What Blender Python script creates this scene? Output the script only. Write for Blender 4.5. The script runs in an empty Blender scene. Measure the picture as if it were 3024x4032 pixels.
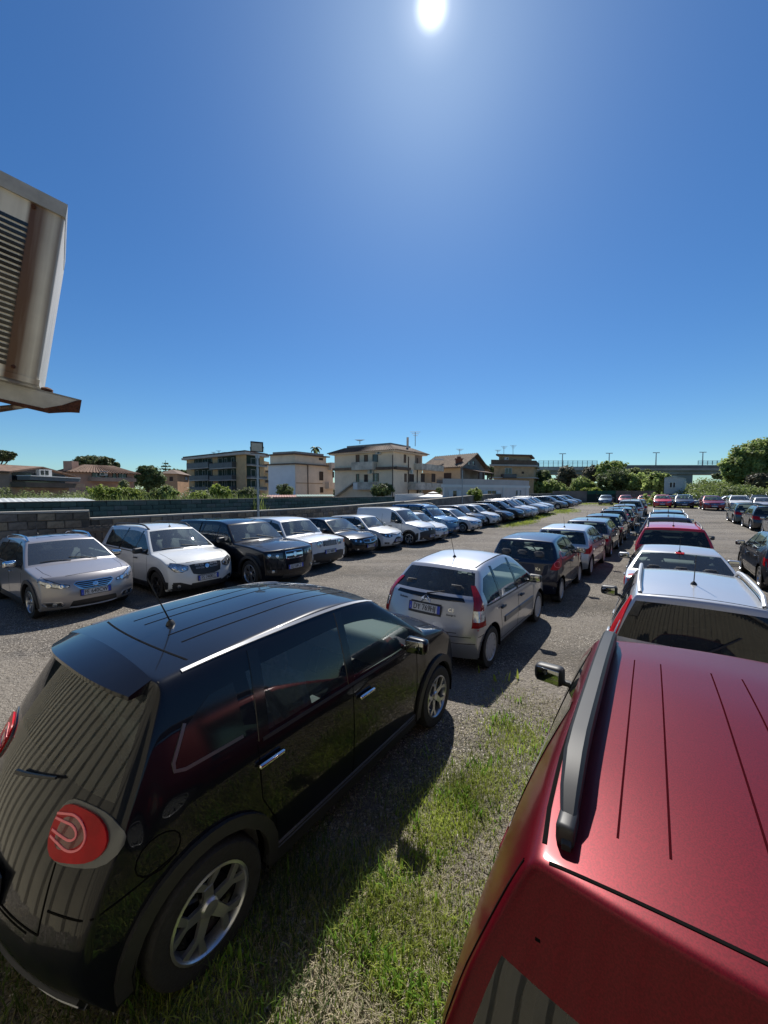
import bpy, bmesh, math, random
import numpy as np
from mathutils import Vector, Matrix
from mathutils.bvhtree import BVHTree
from mathutils.noise import noise as mnoise

S = bpy.context.scene
COL = S.collection
R = math.radians
random.seed(7)
RNG = np.random.default_rng(7)

# ------------------------------------------------------------------ camera
FPX, HOR, CAMH = 1500.0, 1940.0, 2.55          # focal (px of the 3024 px wide photo), horizon row, eye height
PITCH = math.atan((2016 - HOR) / FPX)
cam_d = bpy.data.cameras.new('camera')
cam_d.sensor_fit = 'HORIZONTAL'; cam_d.sensor_width = 36.0; cam_d.lens = 36.0 * FPX / 3024
cam_d.clip_start = 0.05; cam_d.clip_end = 3000
cam = bpy.data.objects.new('camera', cam_d); COL.objects.link(cam)
cam.location = (0, 0, CAMH); cam.rotation_euler = (R(90) - PITCH, 0, 0)
S.camera = cam
S.render.resolution_x = 768; S.render.resolution_y = 1024

def ray(px, py):
    """world direction of a photo pixel (3024 x 4032), forward component about 1"""
    x = (px - 1512) / FPX; y = (2016 - py) / FPX
    c, s = math.cos(PITCH), math.sin(PITCH)
    return Vector((x, c + y * s, y * c - s))
def at(px, py, Y):
    """point of the pixel's ray at depth Y"""
    d = ray(px, py); return Vector((0, 0, CAMH)) + d * (Y / d.y)
def terr(x, y):
    t = min(1.0, max(0.0, (y - 18.0) / 30.0)); return 0.75 * t * t * (3 - 2 * t)
def on_ground(px, py, z=0.0):
    d = ray(px, py); Y = 5.0
    for _ in range(60):
        zz = terr(0, Y) + z
        Y = 0.5 * Y + 0.5 * (zz - CAMH) / d.z * d.y
    return Vector((d.x / d.y * Y, Y, terr(0, Y)))
SQ = R(55)                                       # the lot's grid: rows run at 55 degrees from +X
def st(s, t, z=None):
    x = s * math.cos(SQ) + t * math.sin(SQ); y = s * math.sin(SQ) - t * math.cos(SQ)
    return Vector((x, y, terr(x, y) if z is None else z))

# ------------------------------------------------------------------ sky and sun
sd = ray(1700, 30).normalized()
SUN_EL = math.asin(sd.z); SUN_AZ = math.atan2(sd.x, sd.y)      # azimuth measured from +Y towards +X
W = bpy.data.worlds.new('World'); S.world = W; W.use_nodes = True
nt = W.node_tree; nt.nodes.clear()
def N(nt, t, **k):
    n = nt.nodes.new(t)
    for a, b in k.items(): setattr(n, a, b)
    return n
out = N(nt, 'ShaderNodeOutputWorld'); bg = N(nt, 'ShaderNodeBackground')
sky = N(nt, 'ShaderNodeTexSky', sky_type='NISHITA'); sky.sun_disc = False
sky.sun_elevation = SUN_EL; sky.sun_rotation = SUN_AZ
sky.altitude = 0; sky.air_density = 1.0; sky.dust_density = 0.25; sky.ozone_density = 2.2
hs = N(nt, 'ShaderNodeHueSaturation'); hs.inputs['Saturation'].default_value = 1.22; hs.inputs['Hue'].default_value = 0.504
bg.inputs['Strength'].default_value = 0.073
tint = N(nt, 'ShaderNodeMixRGB', blend_type='MULTIPLY'); tint.inputs[0].default_value = 1; tint.inputs[2].default_value = (.60, .85, 1.0, 1)
nt.links.new(sky.outputs[0], hs.inputs['Color']); nt.links.new(hs.outputs[0], tint.inputs[1])
# the sun's own white-hot disc and aureole, in the true direction of the sun
tc = N(nt, 'ShaderNodeTexCoord'); vd = N(nt, 'ShaderNodeVectorMath', operation='DOT_PRODUCT')
nt.links.new(tc.outputs['Generated'], vd.inputs[0]); vd.inputs[1].default_value = sd
ac = N(nt, 'ShaderNodeMath', operation='ARCCOSINE'); nt.links.new(vd.outputs['Value'], ac.inputs[0])
ramp = N(nt, 'ShaderNodeValToRGB'); dv = N(nt, 'ShaderNodeMath', operation='DIVIDE'); dv.inputs[1].default_value = R(40)
nt.links.new(ac.outputs[0], dv.inputs[0]); nt.links.new(dv.outputs[0], ramp.inputs[0])
cr = ramp.color_ramp; cr.interpolation = 'B_SPLINE'
cr.elements[0].position = 0.0; cr.elements[0].color = (1, 1, 1, 1)
cr.elements[1].position = 1.0; cr.elements[1].color = (0, 0, 0, 1)
for p, v in ((0.018, 1.0), (0.025, 0.28), (0.045, 0.06), (0.11, 0.022), (0.28, 0.008), (0.6, 0.002)):
    e = cr.elements.new(p); e.color = (v, v, v, 1)
mul = N(nt, 'ShaderNodeMixRGB', blend_type='ADD'); mul.inputs[0].default_value = 1
sc = N(nt, 'ShaderNodeMixRGB', blend_type='MULTIPLY'); sc.inputs[0].default_value = 1; sc.inputs[2].default_value = (26, 26, 25, 1)
nt.links.new(ramp.outputs[0], sc.inputs[1]); nt.links.new(tint.outputs[0], mul.inputs[1]); nt.links.new(sc.outputs[0], mul.inputs[2])
nt.links.new(mul.outputs[0], bg.inputs['Color']); nt.links.new(bg.outputs[0], out.inputs[0])
sl = bpy.data.lights.new('sun', 'SUN'); sl.energy = 5.0; sl.angle = R(0.53); sl.color = (1.0, 0.955, 0.88)
so = bpy.data.objects.new('sun', sl); COL.objects.link(so)
so.rotation_euler = (-sd).to_track_quat('-Z', 'Y').to_euler(); so.location = sd * 60
V = S.view_settings; V.view_transform = 'Standard'; V.look = 'None'; V.exposure = 0.45; V.gamma = 1.0; V.use_curve_mapping = False

# ------------------------------------------------------------------ materials
MATS = {}
def lin(c): return tuple(((v / 255) / 12.92 if v / 255 <= .04045 else ((v / 255 + .055) / 1.055) ** 2.4) for v in c)
def mat(name, col, rough=0.6, metal=0.0, coat=0.0, noise=0.0, nscale=8.0, bump=0.0, bscale=40.0, col2=None, spec=0.5,
        stretch=None, emit=None, coord='Object', back=None, detail=4):
    if name in MATS: return MATS[name]
    m = bpy.data.materials.new(name); m.use_nodes = True; MATS[name] = m
    n = m.node_tree; b = n.nodes['Principled BSDF']; L = n.links.new
    b.inputs['Base Color'].default_value = (*col, 1); b.inputs['Roughness'].default_value = rough
    b.inputs['Metallic'].default_value = metal; b.inputs['Specular IOR Level'].default_value = spec
    b.inputs['Coat Weight'].default_value = coat; b.inputs['Coat Roughness'].default_value = 0.03
    tcn = None
    def coords(scale):
        nonlocal tcn
        if tcn is None: tcn = N(n, 'ShaderNodeTexCoord')
        mp = N(n, 'ShaderNodeMapping'); L(tcn.outputs[coord], mp.inputs[0])
        mp.inputs['Scale'].default_value = tuple(scale * s for s in (stretch or (1, 1, 1)))
        return mp.outputs[0]
    src = None
    if noise or col2:
        t = N(n, 'ShaderNodeTexNoise'); t.inputs['Detail'].default_value = detail; t.inputs['Scale'].default_value = 1.0
        t.inputs['Roughness'].default_value = 0.65
        L(coords(nscale), t.inputs['Vector'])
        c2 = col2 or tuple(max(0, v * (1 - noise)) for v in col)
        mx = N(n, 'ShaderNodeMixRGB'); mx.inputs[1].default_value = (*col, 1); mx.inputs[2].default_value = (*c2, 1)
        rp = N(n, 'ShaderNodeMapRange'); rp.inputs[1].default_value = 0.36; rp.inputs[2].default_value = 0.64
        L(t.outputs['Fac'], rp.inputs[0]); L(rp.outputs[0], mx.inputs[0]); L(mx.outputs[0], b.inputs['Base Color']); src = mx.outputs[0]
    if back is not None:
        g = N(n, 'ShaderNodeNewGeometry'); m2 = N(n, 'ShaderNodeMixRGB'); L(g.outputs['Backfacing'], m2.inputs[0])
        if src is None: m2.inputs[1].default_value = (*col, 1)
        else: L(src, m2.inputs[1])
        m2.inputs[2].default_value = (*back, 1); L(m2.outputs[0], b.inputs['Base Color'])
        iv = N(n, 'ShaderNodeMath', operation='MULTIPLY_ADD'); iv.inputs[1].default_value = -coat; iv.inputs[2].default_value = coat
        L(g.outputs['Backfacing'], iv.inputs[0]); L(iv.outputs[0], b.inputs['Coat Weight'])
        if metal:
            im = N(n, 'ShaderNodeMath', operation='MULTIPLY_ADD'); im.inputs[1].default_value = -metal; im.inputs[2].default_value = metal
            L(g.outputs['Backfacing'], im.inputs[0]); L(im.outputs[0], b.inputs['Metallic'])
    if bump:
        t2 = N(n, 'ShaderNodeTexNoise'); t2.inputs['Detail'].default_value = 5; t2.inputs['Scale'].default_value = 1.0
        L(coords(bscale), t2.inputs['Vector'])
        bp = N(n, 'ShaderNodeBump'); bp.inputs['Strength'].default_value = min(1, bump); bp.inputs['Distance'].default_value = 0.02
        L(t2.outputs['Fac'], bp.inputs['Height']); L(bp.outputs[0], b.inputs['Normal'])
    if emit: b.inputs['Emission Color'].default_value = (*col, 1); b.inputs['Emission Strength'].default_value = emit
    return m
def paint(name, col, metal=0.0, rough=0.35, coat=1.0, dust=0.12, spec=0.35, ior=1.46, flake=0.0):
    """car paint: pigment with fine flakes under a clear coat, a little dust on it"""
    if name in MATS: return MATS[name]
    m = mat(name, col, rough=rough, metal=metal, coat=coat, back=(0.16, 0.16, 0.155), spec=spec, noise=flake, nscale=260, detail=1)
    n = m.node_tree; b = n.nodes['Principled BSDF']; L = n.links.new; b.inputs['Coat IOR'].default_value = ior
    t = N(n, 'ShaderNodeTexNoise'); t.inputs['Scale'].default_value = 3.0; t.inputs['Detail'].default_value = 6; t.inputs['Roughness'].default_value = .7
    tcn = N(n, 'ShaderNodeTexCoord'); L(tcn.outputs['Object'], t.inputs['Vector'])
    rp = N(n, 'ShaderNodeMapRange'); rp.inputs[1].default_value = .35; rp.inputs[2].default_value = .75
    rp.inputs[3].default_value = 0.008; rp.inputs[4].default_value = 0.03 + dust * .2
    L(t.outputs['Fac'], rp.inputs[0]); L(rp.outputs[0], b.inputs['Coat Roughness'])
    # dust film: tint of the base, stronger on upward surfaces
    src = b.inputs['Base Color'].links[0].from_socket
    g = N(n, 'ShaderNodeNewGeometry'); sx = N(n, 'ShaderNodeSeparateXYZ'); L(g.outputs['Normal'], sx.inputs[0])
    ml = N(n, 'ShaderNodeMath', operation='MULTIPLY', use_clamp=True); L(sx.outputs[2], ml.inputs[0]); L(t.outputs['Fac'], ml.inputs[1])
    m3 = N(n, 'ShaderNodeMath', operation='MULTIPLY', use_clamp=True); L(ml.outputs[0], m3.inputs[0]); m3.inputs[1].default_value = dust
    mx = N(n, 'ShaderNodeMixRGB'); L(m3.outputs[0], mx.inputs[0]); L(src, mx.inputs[1]); mx.inputs[2].default_value = (.27, .265, .265, 1)
    L(mx.outputs[0], b.inputs['Base Color'])
    return m
def glass(name, tint=(.45, .52, .50), refl=1.5, rough=0.0, dust=.05):
    if name in MATS: return MATS[name]
    m = bpy.data.materials.new(name); m.use_nodes = True; MATS[name] = m
    n = m.node_tree; n.nodes.clear(); L = n.links.new
    o = N(n, 'ShaderNodeOutputMaterial'); mx = N(n, 'ShaderNodeMixShader'); f = N(n, 'ShaderNodeFresnel'); f.inputs[0].default_value = refl
    tr = N(n, 'ShaderNodeBsdfTransparent'); tr.inputs[0].default_value = (*tint, 1)
    gl = N(n, 'ShaderNodeBsdfGlossy'); gl.inputs['Roughness'].default_value = rough; gl.inputs[0].default_value = (1, 1, 1, 1)
    df = N(n, 'ShaderNodeBsdfDiffuse'); df.inputs[0].default_value = (.30, .33, .34, 1)     # thin dust film
    m2 = N(n, 'ShaderNodeMixShader'); m2.inputs[0].default_value = dust
    L(tr.outputs[0], m2.inputs[1]); L(df.outputs[0], m2.inputs[2])
    L(f.outputs[0], mx.inputs[0]); L(m2.outputs[0], mx.inputs[1]); L(gl.outputs[0], mx.inputs[2]); L(mx.outputs[0], o.inputs[0])
    return m

M_glass = glass('window_glass', (.74, .84, .81), 1.55)
M_screen = glass('windscreen_glass', (.72, .84, .82), 2.0, dust=.11)
M_tint = glass('tinted_glass', (.10, .12, .12), 1.5)
M_clear = glass('lamp_cover', (.9, .92, .93), 1.45)
M_rubber = mat('tyre_rubber', (.018, .018, .018), .75, noise=.4, nscale=20, bump=.3, bscale=60)
M_plastic = mat('black_trim', (.022, .022, .024), .5, noise=.25, nscale=12)
M_gloss = mat('gloss_black', (.008, .008, .009), .12)
M_seam = mat('panel_gap', (.004, .004, .004), .9, spec=.05)
M_mirror = mat('mirror_silver', (.42, .44, .46), .04, metal=1)
M_chrome = mat('chrome', (.75, .76, .78), .10, metal=1)
M_rim = mat('alloy', (.50, .51, .53), .28, metal=.85)
M_rimd = mat('dark_alloy', (.05, .05, .055), .35, metal=.6)
M_cap = mat('silver_cover', (.42, .43, .45), .4, metal=.3)
M_red = mat('tail_red', (.46, .004, .010), .3, spec=.25, noise=.35, nscale=6)
M_redd = mat('tail_dark_red', (.12, .006, .008), .14, coat=1)
M_pinkline = mat('tail_light_line', (.90, .22, .24), .4)
M_lens = mat('lamp_reflector', (.62, .65, .68), .12, metal=.7, noise=.6, nscale=14, coat=1)
M_lensd = mat('lamp_dark_reflector', (.10, .105, .11), .15, metal=.5, noise=.6, nscale=14, coat=1)
M_white = mat('plate_white', (.47, .48, .49), .4)
M_blue = mat('plate_blue', (.008, .05, .42), .4)
M_ink = mat('plate_ink', (.012, .012, .014), .5)
M_cloth = mat('seat_cloth', (.09, .092, .098), .9, noise=.4, nscale=15)
M_cloth2 = mat('seat_grey_cloth', (.16, .165, .165), .9, noise=.3, nscale=15)
M_dash = mat('dashboard_plastic', (.11, .115, .118), .7)
M_orange = mat('indicator_orange', (.75, .16, .01), .2, coat=1)
M_paper = mat('paper', (.75, .76, .72), .8)

def lerp(a, b, t): return a + (b - a) * t
# ------------------------------------------------------------------ object helpers
KIDS = {}                                        # children by parent (Object.children scans the whole file each time)
def link(o, parent=None):
    COL.objects.link(o)
    if parent is not None: o.parent = parent; KIDS.setdefault(parent.as_pointer(), []).append(o)
    return o
def kids(o): return KIDS.get(o.as_pointer(), [])
def tag(o, label=None, cat=None, group=None, kind=None):
    if label: o['label'] = label
    if cat: o['category'] = cat
    if group: o['group'] = group
    if kind: o['kind'] = kind
    return o
def empty(name, loc=(0, 0, 0), rz=0.0):
    o = bpy.data.objects.new(name, None); o.empty_display_size = .2; o.location = loc; o.rotation_euler = (0, 0, rz); return link(o)
class MB:
    """collects primitives into one mesh"""
    def __init__(s): s.v = []; s.f = []; s.m = []
    def add(s, vs, fs, mi=0):
        o = len(s.v); s.v += [tuple(v) for v in vs]; s.f += [tuple(i + o for i in f) for f in fs]; s.m += [mi] * len(fs); return s
    def box(s, x0, x1, y0, y1, z0, z1, mi=0, M=None):
        vs = [(x, y, z) for z in (z0, z1) for y in (y0, y1) for x in (x0, x1)]
        if M is not None: vs = [M @ Vector(v) for v in vs]
        return s.add(vs, [(0, 2, 3, 1), (4, 5, 7, 6), (0, 1, 5, 4), (2, 6, 7, 3), (0, 4, 6, 2), (1, 3, 7, 5)], mi)
    def prism(s, poly, axis_vec, mi=0):
        """closed polygon (3D points) extruded along axis_vec"""
        n = len(poly); a = Vector(axis_vec); vs = [Vector(p) for p in poly] + [Vector(p) + a for p in poly]
        return s.add(vs, [tuple(range(n))[::-1], tuple(range(n, 2 * n))] + [(i, (i + 1) % n, (i + 1) % n + n, i + n) for i in range(n)], mi)
    def tube(s, pts, r, seg=6, mi=0, cap=True):
        pts = [Vector(p) for p in pts]; n = len(pts); rs = r if isinstance(r, (list, tuple)) else [r] * n; vs = []; fs = []
        up = Vector((0, 0, 1))
        for i, p in enumerate(pts):
            d = (pts[min(i + 1, n - 1)] - pts[max(i - 1, 0)]).normalized()
            a = d.cross(up) if abs(d.z) < .95 else d.cross(Vector((1, 0, 0)))
            a.normalize(); b = d.cross(a)
            for k in range(seg):
                an = 2 * math.pi * k / seg; vs.append(p + (a * math.cos(an) + b * math.sin(an)) * rs[i])
        for i in range(n - 1):
            for k in range(seg):
                k2 = (k + 1) % seg; fs.append((i * seg + k, i * seg + k2, (i + 1) * seg + k2, (i + 1) * seg + k))
        if cap: fs += [tuple(range(seg))[::-1], tuple(range((n - 1) * seg, n * seg))]
        return s.add(vs, fs, mi)
    def lathe(s, prof, seg=24, mi=0, axis='y', c=(0, 0, 0)):
        """prof: (r, h) pairs"""
        vs = []; n = len(prof)
        for k in range(seg):
            a = 2 * math.pi * k / seg
            for r, h in prof:
                q = (r * math.cos(a), h, r * math.sin(a)) if axis == 'y' else (r * math.cos(a), r * math.sin(a), h)
                vs.append((q[0] + c[0], q[1] + c[1], q[2] + c[2]))
        fs = [(k * n + i, ((k + 1) % seg) * n + i, ((k + 1) % seg) * n + i + 1, k * n + i + 1) for k in range(seg) for i in range(n - 1)]
        return s.add(vs, fs, mi)
    def mesh(s, name, mats, smooth=True):
        me = bpy.data.meshes.new(name); me.from_pydata(s.v, [], s.f)
        for m in (mats if isinstance(mats, (list, tuple)) else [mats]): me.materials.append(m)
        if any(s.m): me.polygons.foreach_set('material_index', s.m)
        if smooth:
            me.polygons.foreach_set('use_smooth', [True] * len(s.f))
            try: me.set_sharp_from_angle(angle=R(38))
            except Exception: pass
        me.update(); return me
    def build(s, name, mats, parent=None, smooth=True):
        o = bpy.data.objects.new(name, s.mesh(name, mats, smooth)); return link(o, parent)
def fix_normals(o):
    bm = bmesh.new(); bm.from_mesh(o.data); bmesh.ops.recalc_face_normals(bm, faces=bm.faces); bm.to_mesh(o.data); bm.free(); return o
def rounded(name, size, mat_, parent, loc=(0, 0, 0), rot=(0, 0, 0), bevel=.3, lv=2, taper=None):
    """a soft box: bevelled, smoothed cube; bevel as a fraction of the smallest side; mesh baked"""
    bm = bmesh.new(); bmesh.ops.create_cube(bm, size=1)
    for v in bm.verts:
        v.co = Vector((v.co.x * size[0], v.co.y * size[1], v.co.z * size[2]))
        if taper: v.co = taper(v.co)
    bmesh.ops.bevel(bm, geom=bm.edges[:] + bm.verts[:], offset=min(size) * bevel, segments=lv, profile=.6, affect='EDGES')
    me = bpy.data.meshes.new(name); bm.to_mesh(me); bm.free()
    me.polygons.foreach_set('use_smooth', [True] * len(me.polygons)); me.materials.append(mat_)
    Mx = Matrix.Translation(loc) @ Matrix.Rotation(rot[2], 4, 'Z') @ Matrix.Rotation(rot[1], 4, 'Y') @ Matrix.Rotation(rot[0], 4, 'X')
    me.transform(Mx)
    return link(bpy.data.objects.new(name, me), parent)
def copy_tree(o, parent=None, skip=None):
    c = o.copy(); COL.objects.link(c); c.parent = parent
    if parent is not None: KIDS.setdefault(parent.as_pointer(), []).append(c)
    if o.name.split('.')[0] != skip:
        for ch in kids(o): copy_tree(ch, c, skip)
    return c
_txt = {}
def prepare_texts(lst):
    """letterings as meshes, all converted in one evaluation"""
    made = []
    for txt, size, mat_ in lst:
        cu = bpy.data.curves.new('lettering', 'FONT'); cu.body = txt; cu.size = size; cu.align_x = 'CENTER'; cu.align_y = 'CENTER'
        cu.extrude = .002; cu.resolution_u = 2
        o = bpy.data.objects.new('lettering', cu); COL.objects.link(o); made.append((o, cu, (txt, size, mat_.name), mat_))
    bpy.context.view_layer.update(); dg = bpy.context.evaluated_depsgraph_get()
    for o, cu, k, m in made:
        me = bpy.data.meshes.new_from_object(o.evaluated_get(dg)); me.materials.clear(); me.materials.append(m); me.name = 'lettering'; _txt[k] = me
    for o, cu, k, m in made: bpy.data.objects.remove(o); bpy.data.curves.remove(cu)
def text_mesh(txt, size, mat_, depth=.002):
    k = (txt, size, mat_.name)
    if k not in _txt: prepare_texts([(txt, size, mat_)])
    return _txt[k]
# ------------------------------------------------------------------ ground
def ground_material():
    m = bpy.data.materials.new('gravel_ground'); m.use_nodes = True; n = m.node_tree; b = n.nodes['Principled BSDF']; L = n.links.new
    b.inputs['Roughness'].default_value = .92; b.inputs['Specular IOR Level'].default_value = .25
    tcn = N(n, 'ShaderNodeTexCoord')
    def noise(scale, det=6, rough=.6):
        t = N(n, 'ShaderNodeTexNoise'); t.inputs['Scale'].default_value = scale; t.inputs['Detail'].default_value = det; t.inputs['Roughness'].default_value = rough
        L(tcn.outputs['Object'], t.inputs['Vector']); return t.outputs['Fac']
    def rng(s, a, b_, c=0, d=1):
        r = N(n, 'ShaderNodeMapRange'); r.inputs[1].default_value = a; r.inputs[2].default_value = b_; r.inputs[3].default_value = c; r.inputs[4].default_value = d
        L(s, r.inputs[0]); return r.outputs[0]
    def mix(f, a, b_):
        x = N(n, 'ShaderNodeMixRGB'); L(f, x.inputs[0])
        for i, v in ((1, a), (2, b_)):
            if isinstance(v, tuple): x.inputs[i].default_value = (*v, 1)
            else: L(v, x.inputs[i])
        return x.outputs[0]
    vo = N(n, 'ShaderNodeTexVoronoi'); vo.inputs['Scale'].default_value = 70; L(tcn.outputs['Object'], vo.inputs['Vector'])
    vo2 = N(n, 'ShaderNodeTexVoronoi'); vo2.inputs['Scale'].default_value = 24; L(tcn.outputs['Object'], vo2.inputs['Vector'])
    sep = N(n, 'ShaderNodeSeparateColor'); L(vo.outputs['Color'], sep.inputs[0])
    c = mix(rng(sep.outputs[0], .1, .9), (.056, .050, .044), (.20, .180, .158))
    c = mix(rng(sep.outputs[1], .90, .93), c, (.50, .46, .40))                 # pale chips
    c = mix(rng(noise(.55), .42, .66, 0, .55), c, (.14, .118, .092))          # earthy patches
    c = mix(rng(noise(2.3), .50, .70, 0, .55), c, (.075, .070, .065))
    c = mix(rng(noise(.16, 3), .52, .62, 0, .45), c, (.22, .20, .17))        # drier, paler tracks
    mp = N(n, 'ShaderNodeMapping'); mp.inputs['Rotation'].default_value = (0, 0, -SQ); mp.inputs['Scale'].default_value = (.045, .55, 1); L(tcn.outputs['Object'], mp.inputs[0])
    tr = N(n, 'ShaderNodeTexNoise'); tr.inputs['Scale'].default_value = 1; tr.inputs['Detail'].default_value = 3; L(mp.outputs[0], tr.inputs['Vector'])
    c = mix(rng(tr.outputs['Fac'], .50, .58, 0, .6), c, (.20, .178, .152))      # compacted wheel tracks along the lanes
    c = mix(rng(tr.outputs['Fac'], .44, .38, 0, .4), c, (.055, .050, .045))
    c = mix(rng(noise(.33, 5), .62, .70, 0, .5), c, (.045, .041, .038))           # old oil and damp spots
    L(c, b.inputs['Base Color'])
    h = N(n, 'ShaderNodeMath', operation='MULTIPLY_ADD'); L(vo.outputs['Distance'], h.inputs[0]); h.inputs[1].default_value = -.7; L(vo2.outputs['Distance'], h.inputs[2])
    bp = N(n, 'ShaderNodeBump'); bp.inputs['Strength'].default_value = .9; bp.inputs['Distance'].default_value = .02; L(h.outputs[0], bp.inputs['Height']); 
    b2 = N(n, 'ShaderNodeBump'); b2.inputs['Strength'].default_value = .6; b2.inputs['Distance'].default_value = .10; L(noise(1.6), b2.inputs['Height']); L(b2.outputs[0], bp.inputs['Normal'])
    L(bp.outputs[0], b.inputs['Normal']); return m
def grid_ground():
    xs = sorted(set([-900, -400, -200, -120] + list(np.arange(-80, 120, 1.6)) + [160, 260, 500, 900])); ys = sorted(set([-60, -20] + list(np.arange(-8, 64, .8)) + [70, 85, 110, 160, 260, 500, 1200]))
    vs = [(x, y, terr(x, y) + .02 * mnoise(Vector((x * .4, y * .4, 0)))) for y in ys for x in xs]; w = len(xs)
    b = MB(); b.add(vs, [(j * w + i, j * w + i + 1, (j + 1) * w + i + 1, (j + 1) * w + i) for j in range(len(ys) - 1) for i in range(w - 1)])
    o = b.build('ground', ground_material()); o.data.set_sharp_from_angle(angle=R(180)); tag(o, kind='structure')
grid_ground()
# loose stones, near the camera
def stones():
    n = 14000; vs = []; fs = []
    base = np.array([(1, 0, 0), (-1, 0, 0), (0, 1, 0), (0, -1, 0), (0, 0, 1), (0, 0, -1)], float)
    fc = [(0, 2, 4), (2, 1, 4), (1, 3, 4), (3, 0, 4), (2, 0, 5), (1, 2, 5), (3, 1, 5), (0, 3, 5)]
    ys = 1.2 + 15 * RNG.random(n) ** 1.5; xs = (RNG.random(n) - .45) * 1.9 * (ys + 1)
    sz = .004 + .011 * RNG.random(n) ** 3
    allv = np.zeros((n, 6, 3))
    for i in range(n):
        q = base * (sz[i] * (.6 + .8 * RNG.random((6, 1)))); a = RNG.random() * 6.28; c, s_ = math.cos(a), math.sin(a)
        q = np.stack([q[:, 0] * c - q[:, 1] * s_, q[:, 0] * s_ + q[:, 1] * c, q[:, 2] * .6], 1); q += (xs[i], ys[i], terr(0, ys[i]) + .004)
        allv[i] = q
    me = bpy.data.meshes.new('gravel'); me.from_pydata(allv.reshape(-1, 3).tolist(), [], [tuple(k + 6 * i for k in f) for i in range(n) for f in fc])
    me.materials.append(mat('stone', (.20, .185, .17), .85, noise=.75, nscale=7, detail=1)); o = link(bpy.data.objects.new('gravel', me)); tag(o, 'loose grey gravel and small pale stones scattered over the lot', 'gravel', kind='stuff')
stones()

# ------------------------------------------------------------------ grass
def leaf_material(name, c1, c2, trans=.35, scale=3.0, rough=.55, c3=None):
    m = bpy.data.materials.new(name); m.use_nodes = True; n = m.node_tree; b = n.nodes['Principled BSDF']; L = n.links.new
    g = N(n, 'ShaderNodeNewGeometry'); mx = N(n, 'ShaderNodeMixRGB'); L(g.outputs['Random Per Island'], mx.inputs[0]); mx.inputs[1].default_value = (*c1, 1); mx.inputs[2].default_value = (*c2, 1)
    tcn = N(n, 'ShaderNodeTexCoord'); t = N(n, 'ShaderNodeTexNoise'); t.inputs['Scale'].default_value = scale; L(tcn.outputs['Object'], t.inputs['Vector'])
    m2 = N(n, 'ShaderNodeMixRGB', blend_type='MULTIPLY'); rp = N(n, 'ShaderNodeMapRange'); rp.inputs[1].default_value = .3; rp.inputs[2].default_value = .7; rp.inputs[3].default_value = .55; rp.inputs[4].default_value = 1.35
    L(t.outputs['Fac'], rp.inputs[0]); m2.inputs[0].default_value = 1; L(mx.outputs[0], m2.inputs[1]); L(rp.outputs[0], m2.inputs[2])
    L(m2.outputs[0], b.inputs['Base Color']); b.inputs['Roughness'].default_value = rough; b.inputs['Specular IOR Level'].default_value = .3
    tr = N(n, 'ShaderNodeBsdfTranslucent'); L(m2.outputs[0], tr.inputs[0]); ms = N(n, 'ShaderNodeMixShader'); ms.inputs[0].default_value = trans
    out_ = n.nodes['Material Output']; L(b.outputs[0], ms.inputs[1]); L(tr.outputs[0], ms.inputs[2]); L(ms.outputs[0], out_.inputs[0]); return m
M_grass = leaf_material('grass_blades', (.25, .33, .04), (.40, .44, .10), .45, 2.0)
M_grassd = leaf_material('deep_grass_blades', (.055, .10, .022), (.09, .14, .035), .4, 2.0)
M_straw = leaf_material('dry_straw', (.30, .25, .15), (.42, .36, .24), .3, 3.0)
M_weed = leaf_material('weed_leaves', (.13, .27, .03), (.20, .34, .05), .5, 2.0)
def blades(name, pts, hmin, hmax, w, m, label, lean=.5, segs=3, cat='grass'):
    n = len(pts); h = hmin + (hmax - hmin) * RNG.random(n) ** 1.6; a = RNG.random(n) * 6.283; ln = lean * (RNG.random(n) * .9 + .1) * h; wd = w * (.6 + .8 * RNG.random(n)); b = a + 1.57 + .5 * (RNG.random(n) - .5)
    V_ = np.zeros((n, segs * 2 + 1, 3)); ca, sa, cb, sb = np.cos(a), np.sin(a), np.cos(b), np.sin(b)
    for k in range(segs + 1):
        t = k / segs; off = ln * t ** 2; z = h * t * (1 - .18 * lean * t * t); ww = wd * (1 - t) ** .7 * .5
        cx_, cy_, cz = pts[:, 0] + ca * off, pts[:, 1] + sa * off, pts[:, 2] + z
        if k < segs:
            V_[:, 2 * k] = np.stack([cx_ - cb * ww, cy_ - sb * ww, cz], 1); V_[:, 2 * k + 1] = np.stack([cx_ + cb * ww, cy_ + sb * ww, cz], 1)
        else: V_[:, 2 * k] = np.stack([cx_, cy_, cz], 1)
    st_ = segs * 2 + 1; F = []
    for k in range(segs - 1): F.append((2 * k, 2 * k + 1, 2 * k + 3, 2 * k + 2))
    last = (2 * segs - 2, 2 * segs - 1, 2 * segs)
    faces = [tuple(i * st_ + q for q in f) for i in range(n) for f in F] + [tuple(i * st_ + q for q in last) for i in range(n)]
    me = bpy.data.meshes.new(name); me.from_pydata(V_.reshape(-1, 3).tolist(), [], faces); me.materials.append(m)
    o = link(bpy.data.objects.new(name, me)); tag(o, label, cat, kind='stuff'); return o
def scatter(n, f, x0, x1, y0, y1, dz=0):
    out_ = []; tot = 0
    while tot < n:
        k = 3 * n; x = x0 + (x1 - x0) * RNG.random(k); y = y0 + (y1 - y0) * RNG.random(k); p = RNG.random(k) < f(x, y); q = np.stack([x[p], y[p]], 1); out_.append(q); tot += len(q)
        if len(out_) > 60: break
    q = np.concatenate(out_)[:n]; z = np.array([terr(0, yy) for yy in q[:, 1]]) + dz; return np.column_stack([q, z])
def fn(x, y, s, o=0): return .5 + .25 * (np.sin(x * s + o + 1.7 * np.sin(y * s * .7 + o)) + np.sin(y * s * 1.3 - o * 2 + 1.3 * np.sin(x * s * .9)))
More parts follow.
